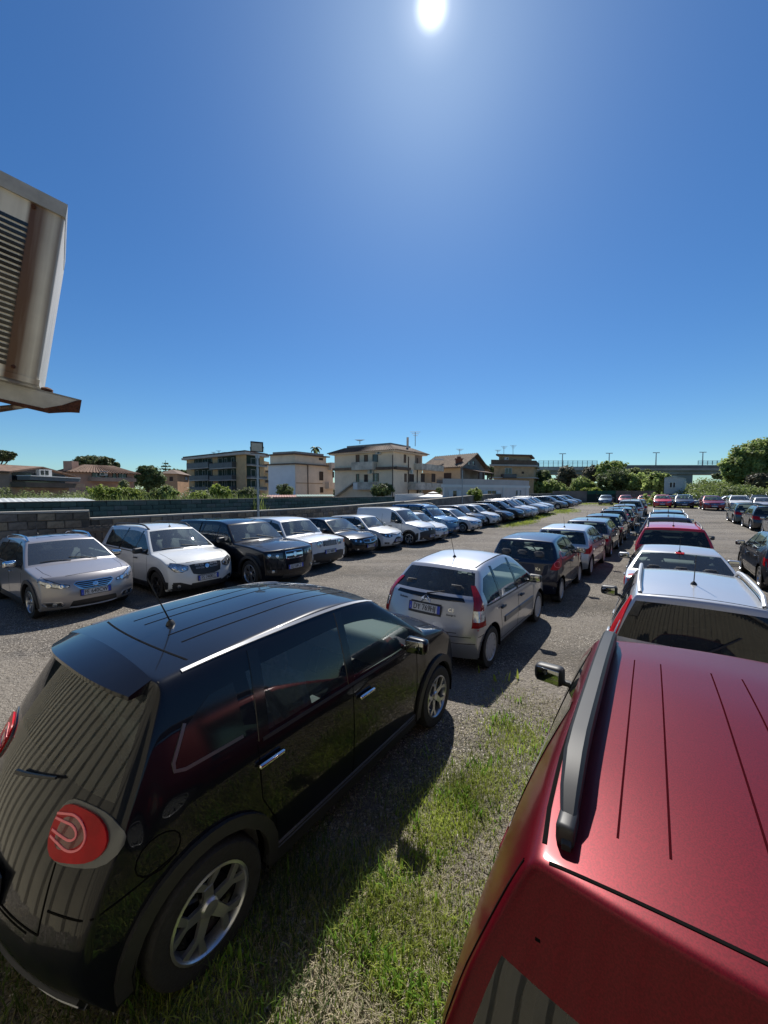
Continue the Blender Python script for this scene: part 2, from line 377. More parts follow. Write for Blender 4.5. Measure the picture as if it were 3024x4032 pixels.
def gu(x, y, s, t, rs, rt):
    S_ = x * math.cos(SQ) + y * math.sin(SQ) - s; T_ = x * math.sin(SQ) - y * math.cos(SQ) - t; return np.exp(-(S_ / rs) ** 2 - (T_ / rt) ** 2)
def fgreen(x, y): return np.clip((1.0 * gu(x, y, 2.9, -1.10, .9, .34) + 1.0 * gu(x, y, 1.55, -1.0, .75, .42) + .7 * gu(x, y, .6, -1.3, .8, .9) + .25 * gu(x, y, 4.0, -.9, .5, .4)) * (fn(x, y, 5.1) ** 1.2) * 1.6, 0, 1)
def fsparse(x, y): return np.clip((gu(x, y, 2.2, -1.0, 2.2, .9) * .5 + gu(x, y, .5, -1.5, 1.2, 2.2) * .8) * fn(x, y, 3.3, 2) ** 1.5, 0, 1)
blades('grass', scatter(22000, fgreen, -2.2, 2.0, .6, 5.2), .015, .105, .007, M_grass, 'bright green grass growing between the black car and the red car', .9)
M_mat = leaf_material('matted_grass', (.16, .175, .05), (.32, .29, .15), .45, 2.5)
blades('grass', scatter(42000, lambda x, y: np.clip(1.25 * gu(x, y, 2.0, -1.0, 1.9, .62) * (.25 + fn(x, y, 3.7, 1)) + .5 * gu(x, y, .6, -1.4, .9, 1.3), 0, 1), -2.6, 2.2, .5, 5.4), .008, .055, .006, M_mat, 'matted low grass and half dry weeds between the black and the red car', 2.4, segs=2)
blades('grass', scatter(1300, lambda x, y: fgreen(x, y) * fn(x, y, 9, 1) ** 3, -2.2, 2.0, .6, 5.2), .04, .13, .018, M_weed, 'tall broad leaved weeds standing in the bright grass', .7, cat='weeds')
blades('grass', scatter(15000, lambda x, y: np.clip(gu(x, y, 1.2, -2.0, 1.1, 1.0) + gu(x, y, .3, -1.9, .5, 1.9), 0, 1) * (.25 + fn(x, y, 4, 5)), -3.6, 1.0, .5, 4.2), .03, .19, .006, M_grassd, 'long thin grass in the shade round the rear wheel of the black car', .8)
blades('straw', scatter(34000, lambda x, y: np.clip(1.3 * fsparse(x, y) + .8 * gu(x, y, .9, -.85, .9, .35), 0, 1), -3, 2.3, .5, 6), .01, .06, .005, M_straw, 'dry pale straw lying on the gravel between the black and the red car', 2.6, segs=2, cat='straw')
blades('straw', scatter(9000, lambda x, y: .08 + .5 * fn(x, y, 1.1, 4) ** 3, -12, 6, 3.5, 14), .005, .03, .007, M_straw, 'scattered dry stalks over the grey gravel lane', 3.0, segs=2, cat='straw')
def fpatch(x, y):
    r = 0
    for s_, t_, a_, b_, w_ in ((28.4, -8.2, 1.6, .45, 1), (30.6, -7.75, 1.6, .4, 1), (34.6, -8.1, 1.8, .45, .9), (37.6, -7.9, 1.6, .4, .8), (43.4, -7.4, 2.4, .9, .9), (70, -6.8, 1.6, 5, .6), (66, -10.4, 2.5, 1.5, .5), (5.0, -1.57, .22, .2, .5), (62, 2, 1.5, 9, .35)): r = r + w_ * gu(x, y, s_, t_, a_, b_)
    return np.clip(r, 0, 1) * (.3 + fn(x, y, 2.2, 3))
blades('grass', scatter(16000, fpatch, -5, 60, 5, 68, 0), .06, .20, .03, M_grass, 'low green weeds along the feet of the parked cars', .8)

# ------------------------------------------------------------------ foliage
def crown(name, blobs, n, leaf, m, parent=None, flat=.0, seed=1, clump=.35, hollow=.35):
    """leaf faces in clumps through a set of ellipsoids (cx, cy, cz, rx, ry, rz)"""
    rg = np.random.default_rng(seed); tot = sum(b[3] * b[4] + b[3] * b[5] for b in blobs); P_ = []; Nn = []
    for b in blobs:
        k = max(12, int(n * (b[3] * b[4] + b[3] * b[5]) / tot)); nc = max(4, k // 26)
        d = rg.normal(size=(nc, 3)); d /= np.linalg.norm(d, axis=1)[:, None]; rr = (hollow + (1 - hollow) * rg.random(nc)) ** .5
        rr *= .86 + .22 * rg.random(nc)
        cc = np.array(b[:3]) + d * rr[:, None] * np.array(b[3:6]); ci = rg.integers(0, nc, k)
        off = rg.normal(size=(k, 3)) * clump * np.array(b[3:6]).min() * .42
        P_.append(cc[ci] + off); q = d[ci] * .8 + rg.normal(size=(k, 3)) * .45; q[:, 2] += .3; Nn.append(q)
    P_ = np.concatenate(P_); Nn = np.concatenate(Nn); k = len(P_); Nn /= np.linalg.norm(Nn, axis=1)[:, None]
    a = np.cross(Nn, rg.normal(size=(k, 3))); a /= np.linalg.norm(a, axis=1)[:, None]; b_ = np.cross(Nn, a)
    s1 = leaf * (.5 + .9 * rg.random(k))[:, None]; s2 = s1 * (.45 + .4 * rg.random(k))[:, None]
    V_ = np.stack([P_ - a * s1, P_ - b_ * s2 + Nn * s2 * .2, P_ + a * s1, P_ + b_ * s2 + Nn * s2 * .2], 1).reshape(-1, 3)
    me = bpy.data.meshes.new(name); me.from_pydata(V_.tolist(), [], [(4 * i, 4 * i + 1, 4 * i + 2, 4 * i + 3) for i in range(k)]); me.materials.append(m)
    return link(bpy.data.objects.new(name, me), parent)
LM = dict(dark=leaf_material('dark_leaves', (.10, .14, .055), (.17, .21, .08), .45, .8), mid=leaf_material('green_leaves', (.21, .29, .09), (.36, .42, .14), .55, .6),
    light=leaf_material('light_leaves', (.18, .24, .04), (.30, .36, .08), .5, .8), olive=leaf_material('olive_leaves', (.15, .18, .075), (.25, .28, .12), .45, .6),
    pine=leaf_material('pine_needles', (.09, .115, .05), (.16, .18, .075), .35, .6), brown=leaf_material('brownish_leaves', (.10, .095, .06), (.16, .15, .09), .3, .6), reed=leaf_material('reed_leaves', (.13, .18, .05), (.22, .27, .08), .45, .5))
M_bark = mat('bark', (.09, .068, .05), .9, noise=.5, nscale=6, bump=.5, bscale=12)
def tree(name, base, h, blobs, n, leaf, lm, label, cat='tree', group=None, trunk=.18, seed=1, **k):
    """base: foot of the trunk; blobs relative to it"""
    r = empty(name, base); tag(r, label, cat, group); rg = random.Random(seed)
    b = MB(); top = Vector((0, 0, h * .55)); b.tube([(0, 0, -.2), (rg.uniform(-.1, .1), rg.uniform(-.1, .1), h * .28), top], [trunk, trunk * .8, trunk * .55], 8)
    for bl in blobs[:7]:
        e = Vector(bl[:3]); b.tube([top * rg.uniform(.5, .95), top.lerp(e, .5) + Vector((0, 0, -.05 * h)), e], [trunk * .45, trunk * .28, trunk * .1], 5)
    b.build('trunk', M_bark, r); crown('crown', blobs, n, leaf, LM[lm], r, seed=seed, **k); return r
def blobs_from_px(lst, Y, base, dr=None):
    """(px, py, half width px, half height px[, dY]) -> ellipsoids relative to base"""
    o = []
    for q in lst:
        Yq = Y + (q[4] if len(q) > 4 else 0); p = at(q[0], q[1], Yq); rx = q[2] / FPX * Yq; rz = q[3] / FPX * Yq
        o.append((p.x - base[0], p.y - base[1], p.z - base[2], rx, (dr or rx), rz))
    return o
def tree_px(name, foot_px, Y, top_py, lst, n, leaf, lm, label, cat='tree', group=None, foot_z=.75, **k):
    p = at(foot_px, 1940, Y); base = Vector((p.x, p.y, foot_z)); h = at(foot_px, top_py, Y).z - foot_z
    return tree(name, base, h, blobs_from_px(lst, Y, base), n, leaf, lm, label, cat, group, **k)
# ------------------------------------------------------------------ walls of the lot
M_tuff = [mat('tuff_block_%s' % a, c, .95, noise=.45, nscale=5, bump=.6, bscale=14) for a, c in (('brown', (.25, .20, .145)), ('grey', (.21, .185, .16)), ('dark', (.15, .13, .105)), ('ochre', (.31, .25, .175)))]
M_mortar = mat('mortar', (.10, .09, .078), .95, noise=.4, nscale=4, bump=.5, bscale=20)
M_cope = mat('coping_concrete', (.36, .34, .30), .9, noise=.3, nscale=3, bump=.3, bscale=15)
M_green = [mat('green_block_%s' % a, c, .9, noise=.5, nscale=2.5, bump=.4, bscale=20) for a, c in (('dark', (.065, .115, .10)), ('mid', (.095, .155, .135)), ('grey', (.125, .16, .15)))]
M_gmortar = mat('dark_green_mortar', (.02, .034, .03), .95)
M_render = mat('stained_render', (.19, .18, .16), .92, noise=.55, nscale=1.2, bump=.3, bscale=8)
_bm = {}
def block_meshes(L, H_, D, mats, key, n=4, jit=.012):
    if key in _bm: return _bm[key]
    rg = random.Random(hash(key) % 1000 if False else len(key)); res = []
    for m in mats:
        for k in range(n):
            b = MB(); j = lambda: rg.uniform(-jit, jit); vs = []
            for x in (-L / 2, L / 2):
                for z in (-H_ / 2, H_ / 2): vs += [(x + j(), 0, z + j()), (x * .93 + j(), -D + j(), z * .9 + j())]
            b.add(vs, [(1, 5, 7, 3), (0, 4, 5, 1), (2, 3, 7, 6), (0, 1, 3, 2), (4, 6, 7, 5)]); res.append(b.mesh('block', m, smooth=False))
    _bm[key] = res; return res
def wall(name, p0, p1, z0, z1, th, label, core, cop=None, blocks=None, cat='wall', kind_cop='coping', base_terr=True, limit=None, group=None):
    """wall standing from p0 to p1 (xy), front face towards the camera side; blocks=(L,H,D,mats,key,rowsfrom)"""
    p0 = Vector((p0[0], p0[1], 0)); p1 = Vector((p1[0], p1[1], 0)); d = p1 - p0; ln = d.length; ang = math.atan2(d.y, d.x)
    r = empty(name, p0, ang); tag(r, label, cat, group); b = MB(); n = max(1, int(ln / 3)); 
    def tz(x):
        q = p0 + d.normalized() * x; return terr(q.x, q.y) if base_terr else 0
    for i in range(n):
        x0, x1 = ln * i / n, ln * (i + 1) / n; a0, a1 = tz(x0), tz(x1)
        b.add([(x0, 0, z0 + a0), (x1, 0, z0 + a1), (x1, th, z0 + a1), (x0, th, z0 + a0), (x0, 0, z1 + a0), (x1, 0, z1 + a1), (x1, th, z1 + a1), (x0, th, z1 + a0)], [(0, 1, 5, 4), (2, 3, 7, 6), (4, 5, 6, 7)] + ([(3, 0, 4, 7)] if i == 0 else []) + ([(1, 2, 6, 5)] if i == n - 1 else []))
    b.build('wall_core', core, r, smooth=False)
    if cop:
        c = MB(); 
        for i in range(n):
            x0, x1 = ln * i / n + .004, ln * (i + 1) / n - .004; a0, a1 = tz(x0) + z1, tz(x1) + z1
            c.add([(x0, -.03, a0), (x1, -.03, a1), (x1, th + .03, a1), (x0, th + .03, a0), (x0, -.03, a0 + cop[0]), (x1, -.03, a1 + cop[0]), (x1, th + .03, a1 + cop[0]), (x0, th + .03, a0 + cop[0])], [(0, 1, 5, 4), (2, 3, 7, 6), (4, 5, 6, 7), (3, 0, 4, 7), (1, 2, 6, 5), (0, 3, 2, 1)])
        c.build(kind_cop, cop[1], r, smooth=False)
    if blocks:
        L_, H_, D, mats, key, zf = blocks; ms = block_meshes(L_ - .016, H_ - .014, D, mats, key); rg = random.Random(len(name) + int(ln)); cnt = 0; rest = MB()
        rows = int((z1 - zf) / H_); cells = []
        for rr in range(rows):
            z = z1 - H_ * (rr + .5); x = L_ * (.5 if rr % 2 else 0.0)
            while x < ln:
                cells.append((x, z)); x += L_
        cells.sort()
        for (x, z) in cells:
            if x < L_ * .45 or x > ln - L_ * .45: continue
            me = rg.choice(ms); cnt += 1; dz = tz(x)
            if cnt <= 299: o = link(bpy.data.objects.new('block', me), r); o.location = (x, 0.002, z + dz)
            else: rest.add([(v.co.x + x, v.co.y, v.co.z + z + dz) for v in me.vertices], [tuple(f.vertices) for f in me.polygons], mats.index(me.materials[0]))
        if rest.v: o = rest.build('blocks', list(mats), r, smooth=False); tag(o, kind='stuff')
    return r
def stxy(s, t): v = st(s, t, 0); return (v.x, v.y)
wall('stone_wall', (-13.6, 9.0), (-9.45, 12.2), 0, 1.93, .35, 'higher wall of rough tuff blocks at the left edge, behind the silver beige crossover', M_mortar, (.06, M_cope), (.42, .24, .03, M_tuff, 'tuffbig', .2))
wall('stone_wall', stxy(4.7, -15), stxy(24, -15), 0, 1.66, .32, 'long low tuff wall with pale coping behind the left row, nearer half', M_mortar, (.06, M_cope), (.40, .22, .025, M_tuff, 'tuff', .85))
wall('stone_wall', stxy(24, -15), stxy(76, -15), 0, 1.62, .32, 'long low grey wall with white coping, farther half up to the end wall', M_render, (.06, M_cope))
wall('block_wall', stxy(-3, -18.2), stxy(27.6, -18.2), 0, 2.2, .22, 'tall dark green painted block wall behind the low stone wall', M_gmortar, (.03, M_render), (.50, .20, .012, M_green, 'green', 1.1), base_terr=False)
wall('garden_wall', stxy(27.6, -18.4), stxy(50, -19.5), 0, 1.34, .2, 'dull grey wall continuing the green block wall towards the pale low house', M_render)
M_endw = mat('end_wall_render', (.20, .18, .165), .92, noise=.4, nscale=.6, bump=.3, bscale=8); M_endw2 = mat('end_wall_blocks', (.17, .135, .115), .92, noise=.4, nscale=1.0)
wall('end_wall', stxy(76, -15), stxy(76, -9.3), 0, 2.12, .25, 'grey rendered end wall left of the green gate', M_endw)
wall('end_wall', stxy(76, -4.9), stxy(76, .6), 0, 2.12, .25, 'brownish end wall right of the green gate, behind the red cars', M_endw2, None, (.50, .25, .01, [M_endw2, mat('end_wall_blocks_grey', (.19, .165, .15), .92, noise=.3, nscale=2)], 'endw', .2))
# green netting gate
g = empty('gate', st(76, -9.3), -R(35)); tag(g, 'gate covered with dark green netting in the end wall', 'gate')
M_net = mat('green_netting', (.008, .085, .055), .8, noise=.4, nscale=1.5); M_netd = mat('dark_green_panel', (.006, .022, .018), .8, noise=.4, nscale=2)
b = MB(); b.box(0, 4.4, .05, .09, 1.55, 2.15); b.build('netting', M_net, g, smooth=False)
for k, (x0, x1) in enumerate(((0, 1.42), (1.45, 2.9), (2.93, 4.4))):
    b = MB(); b.box(x0, x1, .04, .08, .05, 1.55 - .1 * (k == 1)); b.build('gate_panel', M_netd, g, smooth=False)
for x in (0, 1.43, 2.92, 4.4): b = MB(); b.box(x - .04, x + .04, .0, .04, 0, 2.15); b.build('post', M_plastic, g, smooth=False)
# pallet-like slatted panel behind the white people carrier
g = empty('wooden_panel', (-9.0, 11.55, 0), R(38)); tag(g, 'weathered grey slatted panel leaning on the low wall beside the tuff wall', 'panel')
M_wood = mat('weathered_wood', (.15, .125, .10), .9, noise=.4, nscale=6)
for k in range(7): b = MB(); b.box(.02 + .17 * k, .15 + .17 * k, .25, .28, .2, 1.52); b.build('slat', M_wood, g, smooth=False)
for z in (.5, 1.35): b = MB(); b.box(0, 1.2, .21, .25, z, z + .1); b.build('crossbar', M_wood, g, smooth=False)

# ------------------------------------------------------------------ building behind the camera, seen only in reflections, with the air conditioner
M_clad = mat('cream_cladding', (.42, .38, .28), .5, noise=.15, nscale=2)
hb = empty('corrugated_building', st(-.75, 0, 0), R(-35)); tag(hb, 'cream corrugated metal building at the near edge of the lot', 'building')
pf = [(0, 0), (.05, 0), (.08, -.045), (.17, -.045), (.20, 0)]; b = MB(); vs = []; 
x = -9.0
prof_ = []
while x < 14:
    prof_ += [(x + a, d) for a, d in pf]; x += .25
for zz in (0, 4.1): vs += [(a, -(d) , zz) for a, d in prof_]
n_ = len(prof_); b.add(vs, [(i, i + 1, n_ + i + 1, n_ + i) for i in range(n_ - 1)]); b.build('cladding', M_clad, hb, smooth=False)
b = MB(); b.box(-9, 14, -3.0, -.02, 0, 4.0); b.box(-9.1, 14.1, -3.1, .16, 4.1, 4.22); b.build('frame', mat('building_core', (.3, .28, .24), .8), hb, smooth=False)

# air conditioner: frame fitted to its far edge and to the bracket
T0 = at(262, 828, 1.72); B0 = at(150, 1512, 1.72); upv = (T0 - B0).normalized(); hgt = (T0 - B0).length
dpt = Vector((1.115, 1, -.32)).normalized(); sidev = upv.cross(dpt).normalized(); dpt = sidev.cross(upv).normalized()   # dpt: away from the wall, sidev: leftwards along the wall
Mx = Matrix(((dpt.x, sidev.x, upv.x, B0.x), (dpt.y, sidev.y, upv.y, B0.y), (dpt.z, sidev.z, upv.z, B0.z), (0, 0, 0, 1)))
acu = empty('air_conditioner'); acu.matrix_world = Mx; tag(acu, 'rust streaked white air conditioner unit on the wall at the left edge', 'air conditioner')
def rust_mat():
    m = mat('rusty_enamel', (.72, .68, .57), .45, noise=.12, nscale=6); n = m.node_tree; bs = n.nodes['Principled BSDF']; L = n.links.new
    src = bs.inputs['Base Color'].links[0].from_socket; t = N(n, 'ShaderNodeTexNoise'); mp = N(n, 'ShaderNodeMapping'); mp.inputs['Scale'].default_value = (26, 26, 1.6); t.inputs['Scale'].default_value = 1; t.inputs['Detail'].default_value = 4
    tcn = N(n, 'ShaderNodeTexCoord'); L(tcn.outputs['Object'], mp.inputs[0]); L(mp.outputs[0], t.inputs['Vector'])
    sx = N(n, 'ShaderNodeSeparateXYZ'); L(tcn.outputs['Object'], sx.inputs[0])
    cr_ = N(n, 'ShaderNodeValToRGB'); mr = N(n, 'ShaderNodeMapRange'); mr.inputs[1].default_value = -.24; mr.inputs[2].default_value = 0.0; L(sx.outputs[0], mr.inputs[0]); L(mr.outputs[0], cr_.inputs[0])
    e = cr_.color_ramp.elements; e[0].position = 0; e[0].color = (0, 0, 0, 1); e[1].position = 1; e[1].color = (.25, .25, .25, 1)
    for p, v in ((.50, .02), (.56, .97), (.70, .88), (.79, .40), (.87, .12), (.955, .6)): q = e.new(p); q.color = (v, v, v, 1)
    ad = N(n, 'ShaderNodeMath', operation='MULTIPLY_ADD'); L(t.outputs['Fac'], ad.inputs[0]); ad.inputs[1].default_value = .9; ad.inputs[2].default_value = -.42
    a2 = N(n, 'ShaderNodeMath', operation='ADD', use_clamp=True); L(ad.outputs[0], a2.inputs[0]); L(cr_.outputs[0], a2.inputs[1])
    mx = N(n, 'ShaderNodeMixRGB'); L(a2.outputs[0], mx.inputs[0]); L(src, mx.inputs[1]); mx.inputs[2].default_value = (.11, .05, .022, 1); L(mx.outputs[0], bs.inputs['Base Color']); return m
M_rust = rust_mat(); M_rustd = mat('rust', (.10, .035, .018), .9, noise=.5, nscale=40, bump=.5, bscale=80)
D_ = .34; Wd_ = .85                                  # depth from the wall and width along it
o = rounded('casing', (D_, Wd_, hgt), M_rust, acu, (-D_ / 2, Wd_ / 2, hgt / 2), bevel=.06, lv=3)
b = MB()
nsl = 26
for k in range(nsl):
    z0 = .045 + (hgt - .16) * k / nsl; zz = .024 * (hgt / .8)
    b.box(-D_ + .015, -.108, -.0035, .002, z0, z0 + zz * .62)
b.build('vent_slot', M_gloss, acu, smooth=False)
b = MB(); b.box(-D_, .004, -.006, Wd_, -.006, .018); b.build('base_tray', M_rust, acu, smooth=False)
b = MB(); b.box(-D_ - .01, .002, -.012, Wd_ - .1, hgt - .035, hgt + .02); b.build('lid', mat('grey_enamel', (.42, .42, .40), .45, noise=.3, nscale=8), acu, smooth=False)
for (x, z) in ((-.085, .045), (-.10, hgt - .05)): b = MB(); b.lathe([(.008, 0), (.008, -.006), (.001, -.008)], 10, c=(x, -.001, z)); b.build('screw', M_rustd, acu)
br = empty('wall_bracket'); br.matrix_world = Mx; tag(br, 'rusty perforated steel bracket carrying the air conditioner', 'bracket')
b = MB(); b.prism([(-.75, .06, -.018), (.155, .06, -.018), (.155, .06, -.080), (.05, .06, -.112), (-.75, .06, -.105)], (0, .006, 0)); b.prism([(-.75, .06, -.018), (.155, .06, -.018), (.155, .06, -.026), (-.75, .06, -.026)], (0, .05, 0)); b.build('arm', M_rust2 if False else mat('worn_white_steel', (.50, .49, .45), .5, noise=.25, nscale=10), br, smooth=False)
b = MB(); b.prism([(.135, .056, -.03), (.158, .056, -.018), (.158, .056, -.082), (.12, .056, -.090), (.05, .056, -.116), (-.45, .056, -.109), (-.45, .056, -.101), (.03, .056, -.098), (.09, .056, -.065)], (0, .003, 0)); b.build('rust_edge', M_rustd, br, smooth=False)
b = MB(); b.prism([(.03, .062, -.085), (-.75, .062, -.42), (-.75, .062, -.50), (-.02, .062, -.088)], (0, .006, 0)); b.prism([(.03, .062, -.085), (-.75, .062, -.42), (-.75, .062, -.43), (.02, .062, -.09)], (0, .04, 0)); b.build('brace', M_rust, br, smooth=False)
for k in range(9):
    t = k / 9; b = MB(); b.lathe([(.006, 0), (.006, -.002), (.001, -.002)], 8, c=(-.08 - .6 * t, .060, -.125 - .26 * t)); b.build('hole', M_gloss, br)
b = MB(); b.lathe([(.022, 0), (.022, .012), (.012, .018), (.001, .02)], 10, axis='z', c=(.03, .085, -.018)); b.build('bolt', M_rustd, br)

# ------------------------------------------------------------------ floodlight poles
M_galv = mat('galvanised_steel', (.33, .35, .36), .45, metal=.5, noise=.2, nscale=8)
def lamp_pole(px, Y, top_py, label, sc_=1.0, head=True):
    p = at(px, 1940, Y); z0 = terr(p.x, p.y); zt = at(px, top_py, Y).z; r = empty('floodlight_pole', (p.x, p.y, z0)); tag(r, label, 'lamp post')
    b = MB(); b.tube([(0, 0, 0), (0, 0, (zt - z0) * .7), (0, 0, zt - z0)], [.055 * sc_, .048 * sc_, .042 * sc_], 10); b.build('pole', M_galv, r)
    if head:
        b = MB(); b.box(-.07, .07, -.07, .07, zt - z0 - .15, zt - z0); b.build('junction_box', M_galv, r)
        Mh = Matrix.Translation((0, -.05, zt - z0 + .33)) @ Matrix.Rotation(R(8), 4, 'Z') @ Matrix.Rotation(R(24), 4, 'X') @ Matrix.Rotation(R(4), 4, 'Y')
        b = MB(); b.box(-.26, .26, -.03, .04, -.22, .22, 0, Mh); h = b.build('lamp_head', M_gloss, r, smooth=False)
        b = MB(); b.box(-.22, .22, -.042, -.031, -.18, .18, 0, Mh); b.build('lamp_glass', mat('lamp_glass_panel', (.42, .44, .40), .15, noise=.2, nscale=10), h, smooth=False)
        b = MB(); b.tube([(-.29, -.05, zt - z0 + .33), (-.29, 0, zt - z0 + .05), (.29, 0, zt - z0 + .05), (.29, -.05, zt - z0 + .33)], .014, 5); b.build('yoke', M_gloss, h)
    return r
lamp_pole(1016, 16.6, 1790, 'tall galvanised pole with a square floodlight on top, behind the white boxy off-roader')
lamp_pole(1820, 36, 1852, 'slim far grey pole with a small lamp before the pale low house', .9, head=False)

# ------------------------------------------------------------------ viaduct
M_conc = mat('viaduct_concrete', (.45, .45, .42), .9, noise=.35, nscale=.12); M_concd = mat('viaduct_dark_concrete', (.20, .20, .19), .9, noise=.4, nscale=.15); M_beam = mat('viaduct_beam', (.27, .30, .285), .9, noise=.3, nscale=.1)
YV = 165.0
va, vb = at(1950, 1835, YV), at(3400, 1829, YV); zd = va.z
vr = empty('viaduct', (va.x, YV, 0)); tag(vr, 'long concrete road viaduct crossing the horizon behind the trees', 'bridge'); Lv = vb.x - va.x
b = MB(); b.box(0, Lv, 0, 12, zd - 2.1, zd - .25); b.box(1, Lv, 1, 11, zd - 3.4, zd - 2.1); b.build('beam', M_beam, vr, smooth=False)
b = MB(); b.box(0, Lv, -.5, -.02, zd - 1.7, zd - 1.0); b.build('fascia', M_conc, vr, smooth=False)
xs0 = at(2400, 1830, YV).x - va.x
b = MB(); b.box(xs0, Lv, -.7, -.52, zd - .98, zd + .35); b.build('parapet', M_concd, vr, smooth=False)
b = MB(); b.box(0, xs0, -.45, -.3, zd - 1.1, zd - .35); b.build('guard_rail', M_conc, vr, smooth=False)
for px in (2290, 2655, 2715, 2060, 3060):
    x = at(px, 1830, YV).x - va.x; b = MB(); b.box(x - 3.2, x + 3.2, 2, 10, 0, zd - 3.4); b.build('pier', M_beam, vr, smooth=False)
def railing(px0, px1, n, zb_):
    x0, x1 = at(px0, 1830, YV).x - va.x, at(px1, 1830, YV).x - va.x
    for i in range(n): x = lerp(x0, x1, i / (n - 1)); b = MB(); b.box(x - .06, x + .06, -.7, -.5, zb_, zd + 2.3); b.build('railing_post', M_concd, vr, smooth=False)
    b = MB(); b.box(x0, x1, -.5, -.46, zd + 2.25, zd + 2.33); b.box(x0, x1, -.5, -.46, zd + 1.2, zd + 1.26); b.build('rail', M_conc, vr, smooth=False)
    b = MB(); b.box(x0, x1, -.44, -.42, zb_, zd + 2.2); b.build('screen', glass('screen_panel', (.90, .93, .95)), vr, smooth=False)
railing(2119, 2348, 13, zd - .6); railing(2744, 2876, 8, zd + .5)
for i, px in enumerate((2216, 2400, 2585, 2769)):
    p = at(px, 1830, YV); zt = at(px, 1786 - i * 2, YV).z; r = empty('street_lamp', (p.x, YV + .4, zd)); tag(r, 'street lamp on the viaduct, %s from the left of the four' % ('first', 'second', 'third', 'fourth')[i], 'street lamp', 'street lamps on the viaduct')
    b = MB(); b.tube([(0, 0, -.8), (0, 0, zt - zd)], [.24, .16], 6); b.build('pole', M_galv, r); b = MB(); b.box(-1.4, -.2, -.2, .2, zt - zd - .15, zt - zd + .12); b.box(.2, 1.4, -.2, .2, zt - zd - .15, zt - zd + .12); b.box(-.2, .2, -.12, .12, zt - zd - .05, zt - zd + .08); b.build('lamp_head', M_galv, r, smooth=False)

# ------------------------------------------------------------------ houses
M_tile = mat('roof_tiles', (.20, .115, .075), .85, noise=.45, nscale=3); M_tileb = mat('brown_roof_tiles', (.15, .10, .075), .85, noise=.4, nscale=3); M_tiled = mat('old_roof_tiles', (.24, .17, .115), .85, noise=.45, nscale=2)
M_pane = mat('house_pane', (.02, .022, .025), .12, coat=.6); M_blind = mat('brown_shutter', (.17, .10, .06), .7); M_blindd = mat('dark_brown_shutter', (.05, .03, .022), .7); M_frame = mat('white_frame', (.62, .62, .60), .5)
M_rail = mat('balcony_rail', (.06, .065, .07), .6); M_cream = mat('cream_render', (.82, .67, .50), .9, noise=.18, nscale=.5); M_cream2 = mat('pinkish_render', (.78, .64, .51), .9, noise=.18, nscale=.5)
M_stain = mat('stained_balcony', (.62, .56, .47), .9, noise=.45, nscale=1.0); M_gutter = mat('brown_downpipe', (.05, .025, .02), .6); M_acw = mat('unit_white', (.5, .5, .48), .5)
M_whiter = mat('whitish_render', (.72, .75, .78), .9, noise=.1, nscale=.5)
